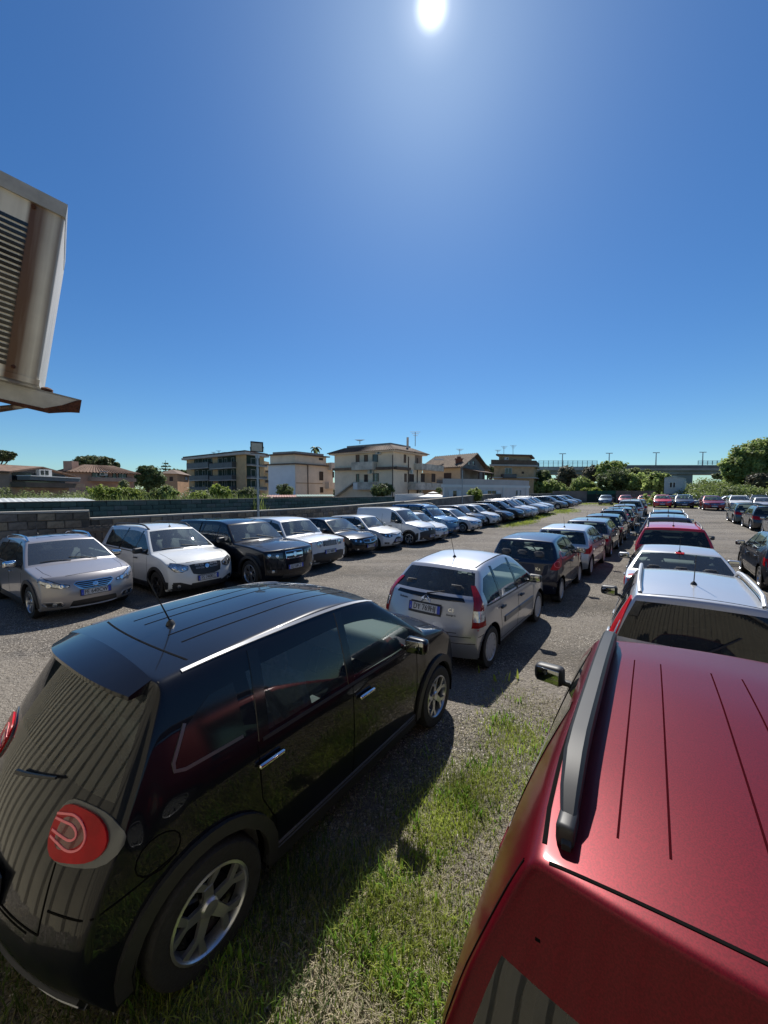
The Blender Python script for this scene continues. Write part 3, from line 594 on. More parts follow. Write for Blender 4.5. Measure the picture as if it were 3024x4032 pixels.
class House:
    """walls are faces standing on a local frame: A = left face, B = right face, meeting at the near corner"""
    def __init__(s, name, corner, Y, px_l, Yl, px_r, Yr, label, cat='building'):
        c = at(corner, 1940, Y); l = at(px_l, 1940, Yl); r = at(px_r, 1940, Yr); s.c = Vector((c.x, c.y, 0)); s.root = empty(name, s.c); tag(s.root, label, cat); s.Y = Y
        s.A = Vector((l.x - c.x, l.y - c.y, 0)); s.B = Vector((r.x - c.x, r.y - c.y, 0)); s.la, s.lb = s.A.length, s.B.length; s.A.normalize(); s.B.normalize()
        s.na = Vector((-s.A.y, s.A.x, 0)); s.na = s.na if s.na.dot(-s.c) > 0 else -s.na
        s.nb = Vector((-s.B.y, s.B.x, 0)); s.nb = s.nb if s.nb.dot(-s.c) > 0 else -s.nb
    def z(s, py, Y=None): return at(1512, py, Y or s.Y).z
    def pt(s, a, b, z): return s.A * a + s.B * b + Vector((0, 0, z))
    def block(s, name, z0, z1, m, a=(0, None), b=(0, None), parent=None, ov=0):
        a0, a1 = a[0] - ov, (a[1] if a[1] is not None else s.la) + ov; b0, b1 = b[0] - ov, (b[1] if b[1] is not None else s.lb) + ov
        q = [s.pt(a0, b0, 0), s.pt(a1, b0, 0), s.pt(a1, b1, 0), s.pt(a0, b1, 0)]; mb = MB(); mb.prism([v + Vector((0, 0, z0)) for v in q], (0, 0, z1 - z0))
        return fix_normals(mb.build(name, m, parent or s.root, smooth=False))
    def roof(s, z0, z1, m, ov=.5, inset=2.0, name='roof', tiles=True):
        a0, a1, b0, b1 = -ov, s.la + ov, -ov, s.lb + ov; i = inset; lo = [s.pt(a0, b0, z0), s.pt(a1, b0, z0), s.pt(a1, b1, z0), s.pt(a0, b1, z0)]; hi = [s.pt(a0 + i, b0 + i, z1), s.pt(a1 - i, b0 + i, z1), s.pt(a1 - i, b1 - i, z1), s.pt(a0 + i, b1 - i, z1)]
        mb = MB(); mb.add(lo + hi, [(0, 1, 5, 4), (1, 2, 6, 5), (2, 3, 7, 6), (3, 0, 4, 7), (4, 5, 6, 7), (3, 2, 1, 0)]); o = fix_normals(mb.build(name, m, s.root, smooth=False))
        if tiles:
            mb = MB()
            for (p, q, p2, q2) in ((lo[0], lo[1], hi[0], hi[1]), (lo[0], lo[3], hi[0], hi[3])):
                n = int((q - p).length / .32); nn = (q - p).cross(p2 - p).normalized(); nn = nn if nn.z > 0 else -nn
                for k in range(n):
                    t = (k + .5) / n; u = p.lerp(q, t); v = p2.lerp(q2, t); mb.tube([u + nn * .02, v + nn * .02], .07, 5)
            t_ = mb.build('tile_ridges', m, o, smooth=False); tag(t_, kind='stuff')
        return o
    def on(s, face, px, py):
        """hit of a photo pixel on face A or B -> (distance along the face, height)"""
        D, n_ = (s.A, s.na) if face == 'A' else (s.B, s.nb); d = ray(px, py); o = Vector((0, 0, CAMH)); t = (s.c - o).dot(n_) / d.dot(n_); p = o + d * t; return (p - s.c).dot(D), p.z
    def fbox(s, name, face, u0, u1, z0, z1, d0, d1, m, parent=None):
        D, n_ = (s.A, s.na) if face == 'A' else (s.B, s.nb); q = [D * u0 + n_ * d0, D * u1 + n_ * d0, D * u1 + n_ * d1, D * u0 + n_ * d1]; mb = MB(); mb.prism([v + Vector((0, 0, z0)) for v in q], (0, 0, z1 - z0)); return fix_normals(mb.build(name, m, parent or s.root, smooth=False))
    def win(s, face, px0, py0, px1, py1, kind='pane', frame=None):
        u0, z1 = s.on(face, px0, py0); u1, z0 = s.on(face, px1, py1); u0, u1 = min(u0, u1), max(u0, u1); m = {'pane': M_pane, 'blind': M_blind, 'dark': M_blindd, 'white': M_frame}[kind]; fm = frame or M_cream
        w = s.fbox('window', face, u0 - .06, u1 + .06, z0 - .05, z0, -.02, .10, fm)
        s.fbox('pane' if kind == 'pane' else 'shutter', face, u0, u1, z0 + .002, z1, -.02, .015, m, w)
        for (a, b) in ((u0 - .06, u0), (u1, u1 + .06)): s.fbox('frame', face, a, b, z0 + .002, z1 + .05, -.02, .06, frame or M_blindd, w)
        s.fbox('lintel', face, u0, u1, z1 + .001, z1 + .05, -.02, .06, frame or M_blindd, w)
        if kind == 'pane' and (u1 - u0) > .8: s.fbox('mullion', face, (u0 + u1) / 2 - .03, (u0 + u1) / 2 + .03, z0 + .003, z1 - .001, .016, .03, M_frame, w)
    def balcony(s, face, px0, px1, py_top, py_bot, dep, m, rails=False):
        u0, z1 = s.on(face, px0, py_top); u1, z0 = s.on(face, px1, py_bot); u0, u1 = min(u0, u1), max(u0, u1)
        o = s.fbox('balcony', face, u0, u1, z0, z0 + .22, .0, dep, m)
        if rails:
            n = max(3, int((u1 - u0) / .35)); s.fbox('handrail', face, u0, u1, z1 - .06, z1, dep - .06, dep, M_rail, o); s.fbox('glass_panel', face, u0, u1, z0 + .25, z1 - .12, dep - .05, dep - .03, mat('balcony_sheet', (.10, .115, .125), .5, noise=.3, nscale=1), o)
            for e in (u0, u1 - .05): s.fbox('side_rail', face, e, e + .05, z0 + .22, z1, .02, dep - .06, M_rail, o)
        else:
            s.fbox('parapet', face, u0, u1, z0 + .22, z1, dep - .15, dep, m, o)
            for e in (u0, u1 - .15): s.fbox('side_parapet', face, e, e + .15, z0 + .22, z1, .0, dep - .15, m, o)
    def aerial(s, px, py_top, py_base, Y=None):
        Y = Y or s.Y + 4; p = at(px, py_base, Y) - s.root.location; t = at(px, py_top, Y) - s.root.location; mb = MB(); mb.tube([p, t], .05, 5)
        for k, w in ((.97, 1.0), (.85, .7), (.72, .45)): q = p.lerp(t, k); mb.tube([q - Vector((w * .7, .2, 0)), q + Vector((w * .7, -.2, 0))], .03, 4)
        mb.build('aerial', M_galv, s.root)
    def acbox(s, face, px, py):
        u, z = s.on(face, px, py); o = s.fbox('air_conditioner_unit', face, u - .4, u + .4, z - .28, z + .28, .02, .35, M_acw); s.fbox('fan', face, u - .3, u + .05, z - .2, z + .2, .351, .36, M_pane, o)

# H1: cream three-storey house
h = House('cream_house', 1548, 50, 1318, 55, 1662, 56, 'cream three-storey house with hipped tile roof and stained balconies in the centre', 'house')
ze = h.z(1778); h.block('wall', 0, ze, M_cream, b=(0, h.lb))
h.block('eaves', ze, ze + .18, M_cream2, ov=.55); h.roof(ze + .18, ze + 1.0, M_tileb, ov=.8, inset=1.8)
h.block('roof_parapet', ze + .9, ze + 1.35, M_cope, a=(1.2, h.la - 1.2), b=(1.2, h.lb - 1.2))
for q in ((1403, 1793, 1414, 1823, 'blind'), (1436, 1793, 1447, 1820, 'blind'), (1469, 1791, 1487, 1820, 'pane'), (1404, 1868, 1413, 1898, 'pane'), (1436, 1870, 1447, 1898, 'dark'), (1470, 1865, 1490, 1896, 'pane')): h.win('A', *q)
for q in ((1591, 1791, 1597, 1823, 'blind'), (1593, 1866, 1599, 1898, 'blind')): h.win('B', *q)
h.balcony('A', 1402, 1484, 1823, 1850, 1.1, M_stain); h.balcony('A', 1408, 1484, 1900, 1928, 1.1, M_stain)
u0, z_ = h.on('A', 1318, 1850); u1, _ = h.on('A', 1402, 1850); h.fbox('tile_band', 'A', min(u0, u1), max(u0, u1), z_ - .15, z_ + .2, 0, .55, M_tiled)
u0, z_ = h.on('A', 1490, 1846); u1, _ = h.on('A', 1548, 1846); h.fbox('tile_band', 'A', min(u0, u1), max(u0, u1), z_ - .15, z_ + .2, 0, .55, M_tileb)
u0, z_ = h.on('B', 1549, 1843); u1, _ = h.on('B', 1606, 1846); h.fbox('tile_band', 'B', min(u0, u1), max(u0, u1), z_ - .15, z_ + .2, 0, .55, M_tileb)
u0, z_ = h.on('B', 1634, 1782); u1, z2 = h.on('B', 1660, 1826); h.fbox('loggia', 'B', min(u0, u1), max(u0, u1), z2, z_, -.01, .03, mat('loggia_shade', (.25, .19, .15), .9))
h.balcony('B', 1630, 1718, 1826, 1858, 1.3, M_stain); h.balcony('B', 1605, 1718, 1900, 1930, 1.3, M_stain)
for q in ((1612, 1868, 1628, 1898, 'dark'), (1658, 1866, 1670, 1899, 'dark'), (1700, 1866, 1712, 1899, 'dark')): h.win('B', *q)
u0, z_ = h.on('B', 1662, 1862); u1, z2 = h.on('B', 1718, 1960); h.fbox('annex', 'B', u0, u1, 0, z_, -6, 0, mat('peach_render', (.48, .33, .21), .9, noise=.2, nscale=.6))
for (f, px) in (('A', 1549), ('B', 1606), ('B', 1641)): u, z_ = h.on(f, px, 1780); h.fbox('downpipe', f, u, u + .09, 0, min(ze, 7.5), .05, .14, M_gutter)
for (f, px, py) in (('A', 1492, 1781), ('A', 1462, 1857), ('B', 1612, 1858), ('B', 1650, 1933)): h.acbox(f, px, py)
st0 = h.on('A', 1332, 1952); st1 = h.on('A', 1405, 1899); b = MB(); D = h.A; n_ = h.na
b.prism([D * st0[0] + n_ * .05 + Vector((0, 0, st0[1])), D * st1[0] + n_ * .05 + Vector((0, 0, st1[1])), D * st1[0] + n_ * .05 + Vector((0, 0, st1[1] - .15)), D * st0[0] + n_ * .05 + Vector((0, 0, st0[1] - .15))], n_ * .9); b.build('outside_stair', M_stain, h.root, smooth=False)
u, z_ = h.on('A', 1418, 1910); h.fbox('hanging_sheet', 'A', u - .35, u + .35, z_ - .6, z_ + .3, 1.12, 1.15, M_frame)
h.aerial(1635, 1700, 1757); h.aerial(1417, 1732, 1748); p = at(1605, 1760, 54) - h.root.location; b = MB(); b.tube([p - Vector((0, 0, .5)), p + Vector((0, 0, 1.35))], .16, 8); b.build('chimney', M_cream2, h.root)

# H2: left cream house with turret
h = House('cream_house', 1164, 58, 1058, 60, 1312, 64, 'cream house with pale blue-white side wall and square roof turret', 'house')
ze = h.z(1828); h.block('wall', 0, ze, M_cream2, b=(0, h.lb)); h.fbox('side_render', 'A', .05, h.la, .1, ze - .05, .0, .03, M_whiter)
h.block('roof_parapet', ze + .10, ze + .62, mat('ochre_parapet', (.40, .33, .22), .9, noise=.2, nscale=1), ov=-.25); h.block('tile_band', ze, ze + .14, M_tileb, ov=.45)
u0, _ = h.on('B', 1205, 1790); u1, _ = h.on('B', 1284, 1790); zt = h.z(1790); h.block('turret', ze, zt, M_cream, a=(0, 4.6), b=(min(u0, u1) - 2.2, max(u0, u1)))
h.block('turret_roof', zt, zt + .18, M_tile, a=(-.4, 5.0), b=(min(u0, u1) - 2.6, max(u0, u1) + .4)); h.block('turret_parapet', zt + .18, zt + .55, M_cope, a=(.2, 4.4), b=(min(u0, u1) - 1.9, max(u0, u1) - .3))
h.win('B', 1258, 1858, 1271, 1892, 'dark'); h.win('B', 1261, 1919, 1271, 1940, 'dark'); h.win('B', 1257, 1804, 1270, 1813, 'dark'); h.win('B', 1310, 1858, 1314, 1880, 'dark')
h.balcony('B', 1281, 1312, 1900, 1925, .9, M_cream2); h.balcony('B', 1290, 1312, 1822, 1852, .9, M_cream2)
u, z_ = h.on('B', 1210, 1840); h.fbox('downpipe', 'B', u, u + .1, 0, ze, .03, .12, M_gutter)
u0, z_ = h.on('B', 1166, 1903); u1, _ = h.on('B', 1270, 1906); h.fbox('string_course', 'B', min(u0, u1), max(u0, u1), z_, z_ + .12, 0, .05, mat('ochre_band', (.40, .27, .16), .9))

# H3: green and ochre apartment block
M_ochre = mat('ochre_brick', (.56, .40, .22), .9, noise=.2, nscale=.8); M_dgreen = mat('dark_green_wall', (.012, .035, .022), .85, noise=.2, nscale=1); M_dkorange = mat('orange_brick', (.54, .32, .18), .9, noise=.2, nscale=.8)
h = House('apartment_block', 968, 92, 738, 108, 1042, 99, 'ochre four-storey apartment block with dark green balconies and flat roof', 'apartment block')
ze = h.z(1790); h.block('wall', 0, ze, M_ochre, b=(0, h.lb)); h.block('flat_roof', ze, ze + .55, mat('pale_roof_slab', (.50, .47, .42), .9, noise=.2, nscale=.3), ov=1.1); h.block('roof_deck', ze + .55, ze + .95, M_tileb, ov=.8)
def strip(face, px0, px1):
    u0, _ = h.on(face, px0, 1850); u1, _ = h.on(face, px1, 1850); h.fbox('green_strip', face, min(u0, u1), max(u0, u1), .2, ze - .02, 0, .04, M_dgreen)
strip('A', 766, 837); strip('A', 858, 930); strip('B', 971, 1022)
for (py, dy) in ((1803, 0), (1848, 1), (1890, 2)):
    k = (0, 3, 4)[dy]
    for (x0, x1) in ((772, 781), (798, 808), (818, 833), (860, 876), (886, 894), (912, 922)): h.win('A', x0, py + 5 - (x0 - 766) * .03 * (1 - dy * .4), x1, py + 26, 'pane', M_frame)
    h.win('B', 988, py + 1, 1006, py + 26, 'pane', M_frame)
    for (x0, x1) in ((752, 838), (842, 931)): h.balcony('A', x0, x1, py + 23 + k, py + 41 + k, 1.3, M_conc, rails=True)
    h.balcony('B', 970, 1036, py + 22 + k, py + 37 + k, 1.3, M_conc, rails=True)
for px in (842, 862, 884, 905, 925): h.aerial(px, 1768 + (px % 3) * 6, 1796, 100)
h = House('apartment_wing', 1043, 100, 1030, 104, 1062, 104, 'narrow recessed wing with dark green balconies beside the apartment block', 'building')
h.block('wall', 0, h.z(1815, 100), M_ochre, a=(0, 6), b=(0, h.lb)); 
for py in (1852, 1890): h.balcony('B', 1044, 1061, py, py + 14, 1.0, M_conc, rails=True)
# H4: gabled ochre house
h = House('gabled_house', 1812, 66, 1664, 72, 1908, 76, 'ochre house with wide tiled gable roof and red chimney right of the cream house', 'house')
ze = h.z(1834); zr = h.z(1792, 72); M_oc2 = mat('ochre_render', (.60, .46, .30), .9, noise=.15, nscale=.6); h.block('wall', 0, ze, M_oc2, b=(0, h.lb))
mid = h.lb / 2; b = MB(); b.prism([h.pt(0, 0, ze), h.pt(0, h.lb, ze), h.pt(0, mid, zr - .15)], h.A * h.la); fix_normals(b.build('gable', mat('grey_gable_render', (.27, .26, .25), .9, noise=.5, nscale=.5), h.root, smooth=False))
h.fbox('grey_side', 'B', .05, h.lb - .05, .1, ze, .0, .03, mat('grey_side_render', (.25, .235, .22), .9, noise=.3, nscale=.5))
for sg, b0, b1 in ((0, -1.0, mid), (1, h.lb + 1.0, mid)):
    zl = ze - (zr - ze) / mid * 1.0; b = MB(); q = [h.pt(-.9, b0, zl), h.pt(h.la + .6, b0, zl), h.pt(h.la + .6, b1, zr), h.pt(-.9, b1, zr)]; b.prism(q, (0, 0, .22)); o = fix_normals(b.build('roof', M_tiled, h.root, smooth=False)); t_ = MB(); n = int((h.la + 1.5) / .45)
    for k in range(n): a_ = -.9 + (h.la + 1.5) * (k + .5) / n; t_.tube([h.pt(a_, b0, zl + .24), h.pt(a_, b1, zr + .24)], .09, 4)
    x_ = t_.build('tile_ridges', M_tiled, o, smooth=False); tag(x_, kind='stuff')
p = at(1807, 1822, 67.5) - h.root.location; b = MB(); b.box(p.x - .55, p.x + .55, p.y - .4, p.y + .4, p.z - 1, p.z + .6); b.box(p.x - .7, p.x + .7, p.y - .55, p.y + .55, p.z + .6, p.z + .72); b.box(p.x - .3, p.x + .3, p.y - .3, p.y + .3, p.z + .72, p.z + 1.05); b.build('chimney', mat('brick_red', (.20, .08, .05), .9, noise=.3, nscale=4), h.root, smooth=False)
p = at(1728, 1809, 70) - h.root.location; b = MB(); b.box(p.x - .9, p.x + .9, p.y - .1, p.y + .4, p.z - .1, p.z + .12); b.build('skylight', M_frame, h.root, smooth=False)
h.win('A', 1750, 1864, 1776, 1887, 'dark'); 
for q in ((1842, 1814, 1849, 1830, 'pane'), (1860, 1816, 1867, 1832, 'pane')): h.win('B', *q)
h.balcony('A', 1716, 1800, 1890, 1903, 1.0, M_rail, rails=True)
u0, z_ = h.on('B', 1825, 1850); b = MB(); b.prism([h.B * 1.0 + h.nb * 0 + Vector((0, 0, z_ + .2)), h.B * 9 + Vector((0, 0, z_ + .2)), h.B * 9 + h.nb * 3 + Vector((0, 0, z_ - .5)), h.B * 1.0 + h.nb * 3 + Vector((0, 0, z_ - .5))], (0, 0, .15)); b.build('porch_roof', M_tileb, h.root, smooth=False)
for k in range(4): h.fbox('porch_post', 'B', 1.5 + 2.2 * k, 1.7 + 2.2 * k, 0, z_ - .4, 2.6, 2.8, M_blindd)
h.aerial(1810, 1768, 1793, 72)
# H5: flat low grey house
h = House('low_house', 1995, 47, 1742, 43, 2083, 51, 'low pale grey house with flat roof, white cornice and white shutters', 'house')
M_gr = mat('grey_render', (.62, .57, .53), .9, noise=.12, nscale=.7); zc = h.z(1920); h.block('wall', 0, zc, M_gr, b=(0, h.lb)); h.block('cornice', zc, zc + .30, M_frame, ov=.10); h.block('roof_parapet', zc + .30, h.z(1889), mat('parapet_render', (.50, .46, .43), .9, noise=.15, nscale=.7), ov=-.02)
for (x0, x1) in ((1783, 1797), (1919, 1952)):
    h.win('A', x0, 1932, x1, 1975, 'pane', M_frame)
    for (a, b_) in ((x0 - 17, x0 - 2), (x1 + 2, x1 + 16)): u0, z1 = h.on('A', a, 1932); u1, z0 = h.on('A', b_, 1975); h.fbox('shutter', 'A', min(u0, u1), max(u0, u1), z0, z1, .03, .08, M_frame)
for q in ((2031, 1931, 2037, 1950, 'pane', M_frame), (2047, 1931, 2050, 1950, 'pane', M_frame)): h.win('B', *q)
for f, px in (('A', 1748), ('A', 1982), ('B', 2070)): u, z_ = h.on(f, px, 1940); h.fbox('downpipe', f, u, u + .1, 0, zc, .01, .11, M_frame)
# H6: far right apartment building with stepped roof
h = House('apartment_house', 2100, 82, 1944, 80, 2112, 90, 'brown brick apartment house with stepped roof terrace and aerials', 'apartment block')
M_brick = mat('yellow_brown_brick', (.52, .36, .21), .9, noise=.25, nscale=1.2); z3 = h.z(1838); h.block('wall', 0, z3, M_brick, b=(0, 9)); h.block('terrace_slab', z3, z3 + .35, M_conc, b=(0, 9), ov=.9)
h.block('terrace_parapet', z3 + .35, z3 + 1.3, mat('dark_parapet', (.14, .10, .07), .9, noise=.3, nscale=1), b=(0, 9), ov=.6); h.block('penthouse', z3 + 1.3, h.z(1796), M_brick, a=(1.3, h.la - .9), b=(1, 8)); h.block('penthouse_roof', h.z(1796), h.z(1790), M_tile, a=(.6, h.la - .3), b=(.4, 8.6))
h.block('floor_slab', h.z(1884), h.z(1880), M_conc, b=(0, 9), ov=.9)
h.win('A', 1989, 1843, 2014, 1866, 'pane', M_frame); h.win('A', 2023, 1810, 2033, 1818, 'dark'); h.win('A', 2055, 1858, 2062, 1866, 'dark'); h.balcony('A', 1972, 2022, 1867, 1884, 1.2, M_rail, rails=True); h.acbox('A', 1992, 1806)
for px, py in ((1960, 1772), (1984, 1757), (2020, 1753)): h.aerial(px, py, 1792, 84)
# left houses
M_pink = mat('pink_brown_render', (.42, .29, .22), .9, noise=.3, nscale=.6); M_pink2 = mat('terracotta_render', (.54, .32, .23), .9, noise=.3, nscale=.5)
h = House('awning_house', 38, 30, -190, 27, 272, 36, 'low house with shallow gable, long grey awning and brown balcony at the far left', 'house')
ze = h.z(1862); h.block('wall', 0, ze, M_pink); zr = at(1512, 1843, 33).z
b = MB(); q = [h.pt(-.5, -.6, ze), h.pt(h.la + .4, -.6, ze), h.pt(h.la + .4, h.lb * .42, zr), h.pt(-.5, h.lb * .42, zr)]; b.prism(q, (0, 0, .12)); q = [h.pt(-.5, h.lb + .6, ze - .1), h.pt(h.la + .4, h.lb + .6, ze - .1), h.pt(h.la + .4, h.lb * .42, zr), h.pt(-.5, h.lb * .42, zr)]; b.prism(q, (0, 0, .12)); fix_normals(b.build('roof', M_tile, h.root, smooth=False))
b = MB(); b.prism([h.pt(0, 0, ze), h.pt(0, h.lb, ze), h.pt(0, h.lb * .42, zr - .02)], h.A * 4); fix_normals(b.build('gable', mat('dark_gable_boards', (.12, .11, .11), .9, noise=.3, nscale=2), h.root, smooth=False))
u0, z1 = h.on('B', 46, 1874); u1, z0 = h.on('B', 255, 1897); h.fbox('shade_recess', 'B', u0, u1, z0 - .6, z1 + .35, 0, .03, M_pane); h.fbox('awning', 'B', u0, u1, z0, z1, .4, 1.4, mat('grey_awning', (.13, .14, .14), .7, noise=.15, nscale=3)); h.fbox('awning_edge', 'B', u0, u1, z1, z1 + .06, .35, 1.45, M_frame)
u0, z1 = h.on('B', 40, 1898); u1, z0 = h.on('B', 270, 1921); h.fbox('balcony', 'B', u0, u1 + .4, z0, z1, .03, 1.2, mat('brown_balcony', (.16, .12, .09), .9, noise=.3, nscale=1)); h.acbox('B', 155, 1862); h.acbox('B', 173, 1862)
h = House('terracotta_house', 298, 44, 226, 47, 530, 49, 'long terracotta two-storey house with tiled roof below the umbrella pine', 'house')
ze = h.z(1862, 46); h.block('wall', 0, ze, M_pink2, b=(0, h.lb)); h.roof(ze, ze + .95, M_tile, ov=.6, inset=2.2, tiles=True)
for q in ((363, 1861, 396, 1878, 'pane'), (413, 1862, 424, 1880, 'pane'), (444, 1863, 456, 1881, 'pane'), (467, 1864, 497, 1881, 'pane')): h.win('B', *q)
u0, z1 = h.on('B', 345, 1880); u1, z0 = h.on('B', 522, 1898); h.fbox('balcony', 'B', u0, u1, z0, z1, 0, 1.1, M_pink); p = at(280, 1840, 45) - h.root.location; b = MB(); b.box(p.x - .5, p.x + .5, p.y - .5, p.y + .5, p.z - 2, p.z + .7); b.build('chimney', M_pink2, h.root, smooth=False)
h.acbox('B', 404, 1864)
h = House('small_house', 700, 84, 640, 82, 745, 92, 'small orange brown house between the dark tree and the apartment block', 'house')
ze = h.z(1866); h.block('wall', 0, ze, M_dkorange, b=(0, h.lb)); h.roof(ze, ze + 1.0, M_tileb, ov=.5, inset=2.0, tiles=False); h.win('A', 668, 1878, 680, 1895, 'dark'); h.win('B', 728, 1877, 738, 1890, 'white')

# ------------------------------------------------------------------ sheds, gazebo, white wall, cabin
def shed(name, pts, z, m, label, corr=True):
    P_ = [at(px, 1940, Y) for px, Y in pts]; r = empty(name, (P_[0].x, P_[0].y, 0)); tag(r, label, 'shed'); q = [Vector((p.x - P_[0].x, p.y - P_[0].y, z + dz)) for p, dz in zip(P_, (0, 0, .10, .10))]
    b = MB(); 
    if corr:
        n = int((q[1] - q[0]).length / .12); vs = []
        for k in range(n + 1): t = k / n; d = .03 * (k % 2); vs += [q[0].lerp(q[1], t) + Vector((0, 0, d)), q[3].lerp(q[2], t) + Vector((0, 0, d))]
        b.add(vs, [(2 * k, 2 * k + 2, 2 * k + 3, 2 * k + 1) for k in range(n)])
    else: b.prism(q, (0, 0, .08))
    b.build('roof', m, r, smooth=False); b = MB(); b.prism([Vector((v.x, v.y, .0)) for v in (q[0], q[1], q[2], q[3])], (0, 0, z - .12)); fix_normals(b.build('wall', M_pink, r, smooth=False)); return r
M_sheet = mat('pale_corrugated_sheet', (.46, .48, .47), .6, noise=.25, nscale=1.5)
shed('shed', ((-80, 16.2), (392, 18.6), (330, 24), (-80, 22)), 2.12, M_sheet, 'shed with pale corrugated roof just behind the green wall at the left')
shed('shed', ((930, 30), (1168, 33), (1165, 44), (950, 40)), 2.18, mat('red_sheet', (.30, .14, .11), .8, noise=.3, nscale=.5), 'low shed with faded red sheet roof behind the green wall')
shed('shed', ((1168, 33), (1318, 35), (1310, 46), (1165, 44)), 2.22, mat('teal_sheet', (.16, .24, .21), .8, noise=.3, nscale=.5), 'low shed with faded green sheet roof before the turret house')
p = at(1705, 1958, 44); r = empty('gazebo', (p.x, p.y, .3)); tag(r, 'white canopy of a garden gazebo behind the wall', 'gazebo'); b = MB(); zb_ = p.z - .25; n = 8; s_ = 1.0
vs = [(0, 0, zb_ + .62)] + [(.6 * math.cos(a), .6 * math.sin(a), zb_ + .45) for a in np.linspace(0, 2 * math.pi, 9)[:8]] + [(.62 * math.cos(a), .62 * math.sin(a), zb_ + .33) for a in np.linspace(0, 2 * math.pi, 9)[:8]] + [((1.75 if k % 2 else 1.7) * math.cos(a), (1.7) * math.sin(a), zb_) for k, a in enumerate(np.linspace(0, 2 * math.pi, 9)[:8])] + [(1.7 * math.cos(a), 1.7 * math.sin(a), zb_ - .14) for a in np.linspace(0, 2 * math.pi, 9)[:8]]
b.add(vs, [(0, 1 + k, 1 + (k + 1) % 8) for k in range(8)] + [(9 + k, 17 + k, 17 + (k + 1) % 8, 9 + (k + 1) % 8) for k in range(8)] + [(17 + k, 25 + k, 25 + (k + 1) % 8, 17 + (k + 1) % 8) for k in range(8)]); b.build('canopy', mat('white_canvas', (.72, .72, .70), .8), r, smooth=False)
b = MB()
for sx in (-1, 1):
    for sy in (-1, 1): b.box(sx * 1.15 - .04, sx * 1.15 + .04, sy * 1.15 - .04, sy * 1.15 + .04, 0, zb_)
b.build('frame', M_galv, r, smooth=False)
pa, pb = at(1560, 1940, 41), at(1668, 1940, 46); wall('white_wall', (pa.x, pa.y), (pb.x, pb.y), 0, 1.72, .2, 'short bright white garden wall before the cream house', M_frame)
c = House('site_cabin', 2688, 60, 2614, 60, 2706, 64, 'white site cabin with a small double window standing raised behind the far cars', 'cabin')
zb_, zt = c.z(1945), c.z(1881); c.block('wall', zb_, zt, mat('cabin_white', (.50, .51, .52), .7, noise=.12, nscale=1.5), b=(0, 3.4)); c.block('base', zb_ - .35, zb_, M_blindd, a=(.1, c.la - .1), b=(.1, 3.2))
mid = c.la / 2; b = MB(); b.prism([c.pt(-.1, -.1, zt), c.pt(c.la + .1, -.1, zt), c.pt(mid, -.1, zt + .28)], c.B * 3.6); fix_normals(b.build('roof', M_sheet, c.root, smooth=False))
c.win('A', 2637, 1900, 2645, 1919, 'dark', M_frame); c.win('A', 2650, 1900, 2657, 1919, 'dark', M_frame); c.win('B', 2695, 1895, 2700, 1925, 'white', M_frame)
for (a, b_) in ((.4, .5), (c.la - .6, .5), (.4, 2.8), (c.la - .6, 2.8)): c.block('leg', .5, zb_ - .35, M_blindd, a=(a, a + .25), b=(b_, b_ + .25))

# ------------------------------------------------------------------ vegetation
def bush_px(px, py, w, hh, Y, n, leaf, lm, label, seed, group=None, cat='bush', k=3):
    rg = random.Random(seed); p = at(px, py, Y); base = (p.x, p.y, .3); lst = [(px + rg.uniform(-.55, .55) * w, py + rg.uniform(-.25, .45) * hh, w * rg.uniform(.4, .62), hh * rg.uniform(.5, .75), rg.uniform(-.5, .5)) for _ in range(k)] + [(px, py + hh * .2, w * .75, hh * .75)]
    return tree('bush', Vector(base), max(1.0, p.z), blobs_from_px(lst, Y, base), n, leaf, lm, label, cat, group, trunk=.06, seed=seed)
G1 = 'shrubs growing behind the green wall'
bush_px(430, 1940, 75, 34, 24, 4500, .07, 'light', 'yellow green shrub left of the dark green one above the green wall', 3, G1)
bush_px(520, 1945, 70, 32, 25, 4500, .07, 'light', 'bright yellow green shrub in front of the long terracotta house', 4, G1)
bush_px(625, 1945, 75, 30, 25, 4500, .08, 'mid', 'dark green rounded shrub between two yellow green ones', 5, G1)
bush_px(780, 1950, 48, 26, 26, 3500, .07, 'light', 'small yellow green shrub in front of the left end of the apartment block', 6, G1)
bush_px(880, 1938, 55, 32, 27, 4000, .08, 'light', 'leafy light shrub in front of the middle of the apartment block', 7, G1)
bush_px(980, 1938, 55, 30, 27, 4000, .08, 'olive', 'pale leaved shrub left of the floodlight pole', 8, G1)
bush_px(1128, 1928, 40, 30, 45, 3500, .11, 'dark', 'dark shrub before the blue-white side wall of the turret house', 9)
bush_px(1508, 1922, 55, 34, 46, 5000, .12, 'dark', 'dark bush at the foot of the cream three-storey house', 10)
bush_px(1872, 1946, 38, 30, 40, 5000, .08, 'light', 'round bright green bush between the windows of the low grey house', 11)
bush_px(1728, 1930, 16, 16, 50, 900, .10, 'dark', 'small dark bush beside the low grey house', 12)
bush_px(490, 1905, 22, 22, 40, 1500, .09, 'olive', 'grey green small tree at the right end of the terracotta house', 13)
r_ = np.random.default_rng(5); P_ = []
for k in range(26000):
    px = r_.uniform(-60, 1050); Y = r_.uniform(21, 30); p = at(px, 1940, Y); P_.append((p.x, p.y, .6 + .9 * r_.random()))
P_ = np.array(P_); blades('reeds', P_, .5, 1.35, .05, LM['reed'], 'tall reeds and rough grass filling the plot behind the green wall', .5, cat='reeds')
bl = []
for k in range(26): px = -40 + k * 42; p = at(px, 1946, 27 + (k % 3)); bl.append((p.x, p.y, 1.4 + .4 * (k % 3) * .5, 1.3, 1.2, 1.1))
o = crown('undergrowth', bl, 17000, .09, LM['olive'], seed=8); tag(o, 'low tangled undergrowth behind the green wall', 'undergrowth', kind='stuff')
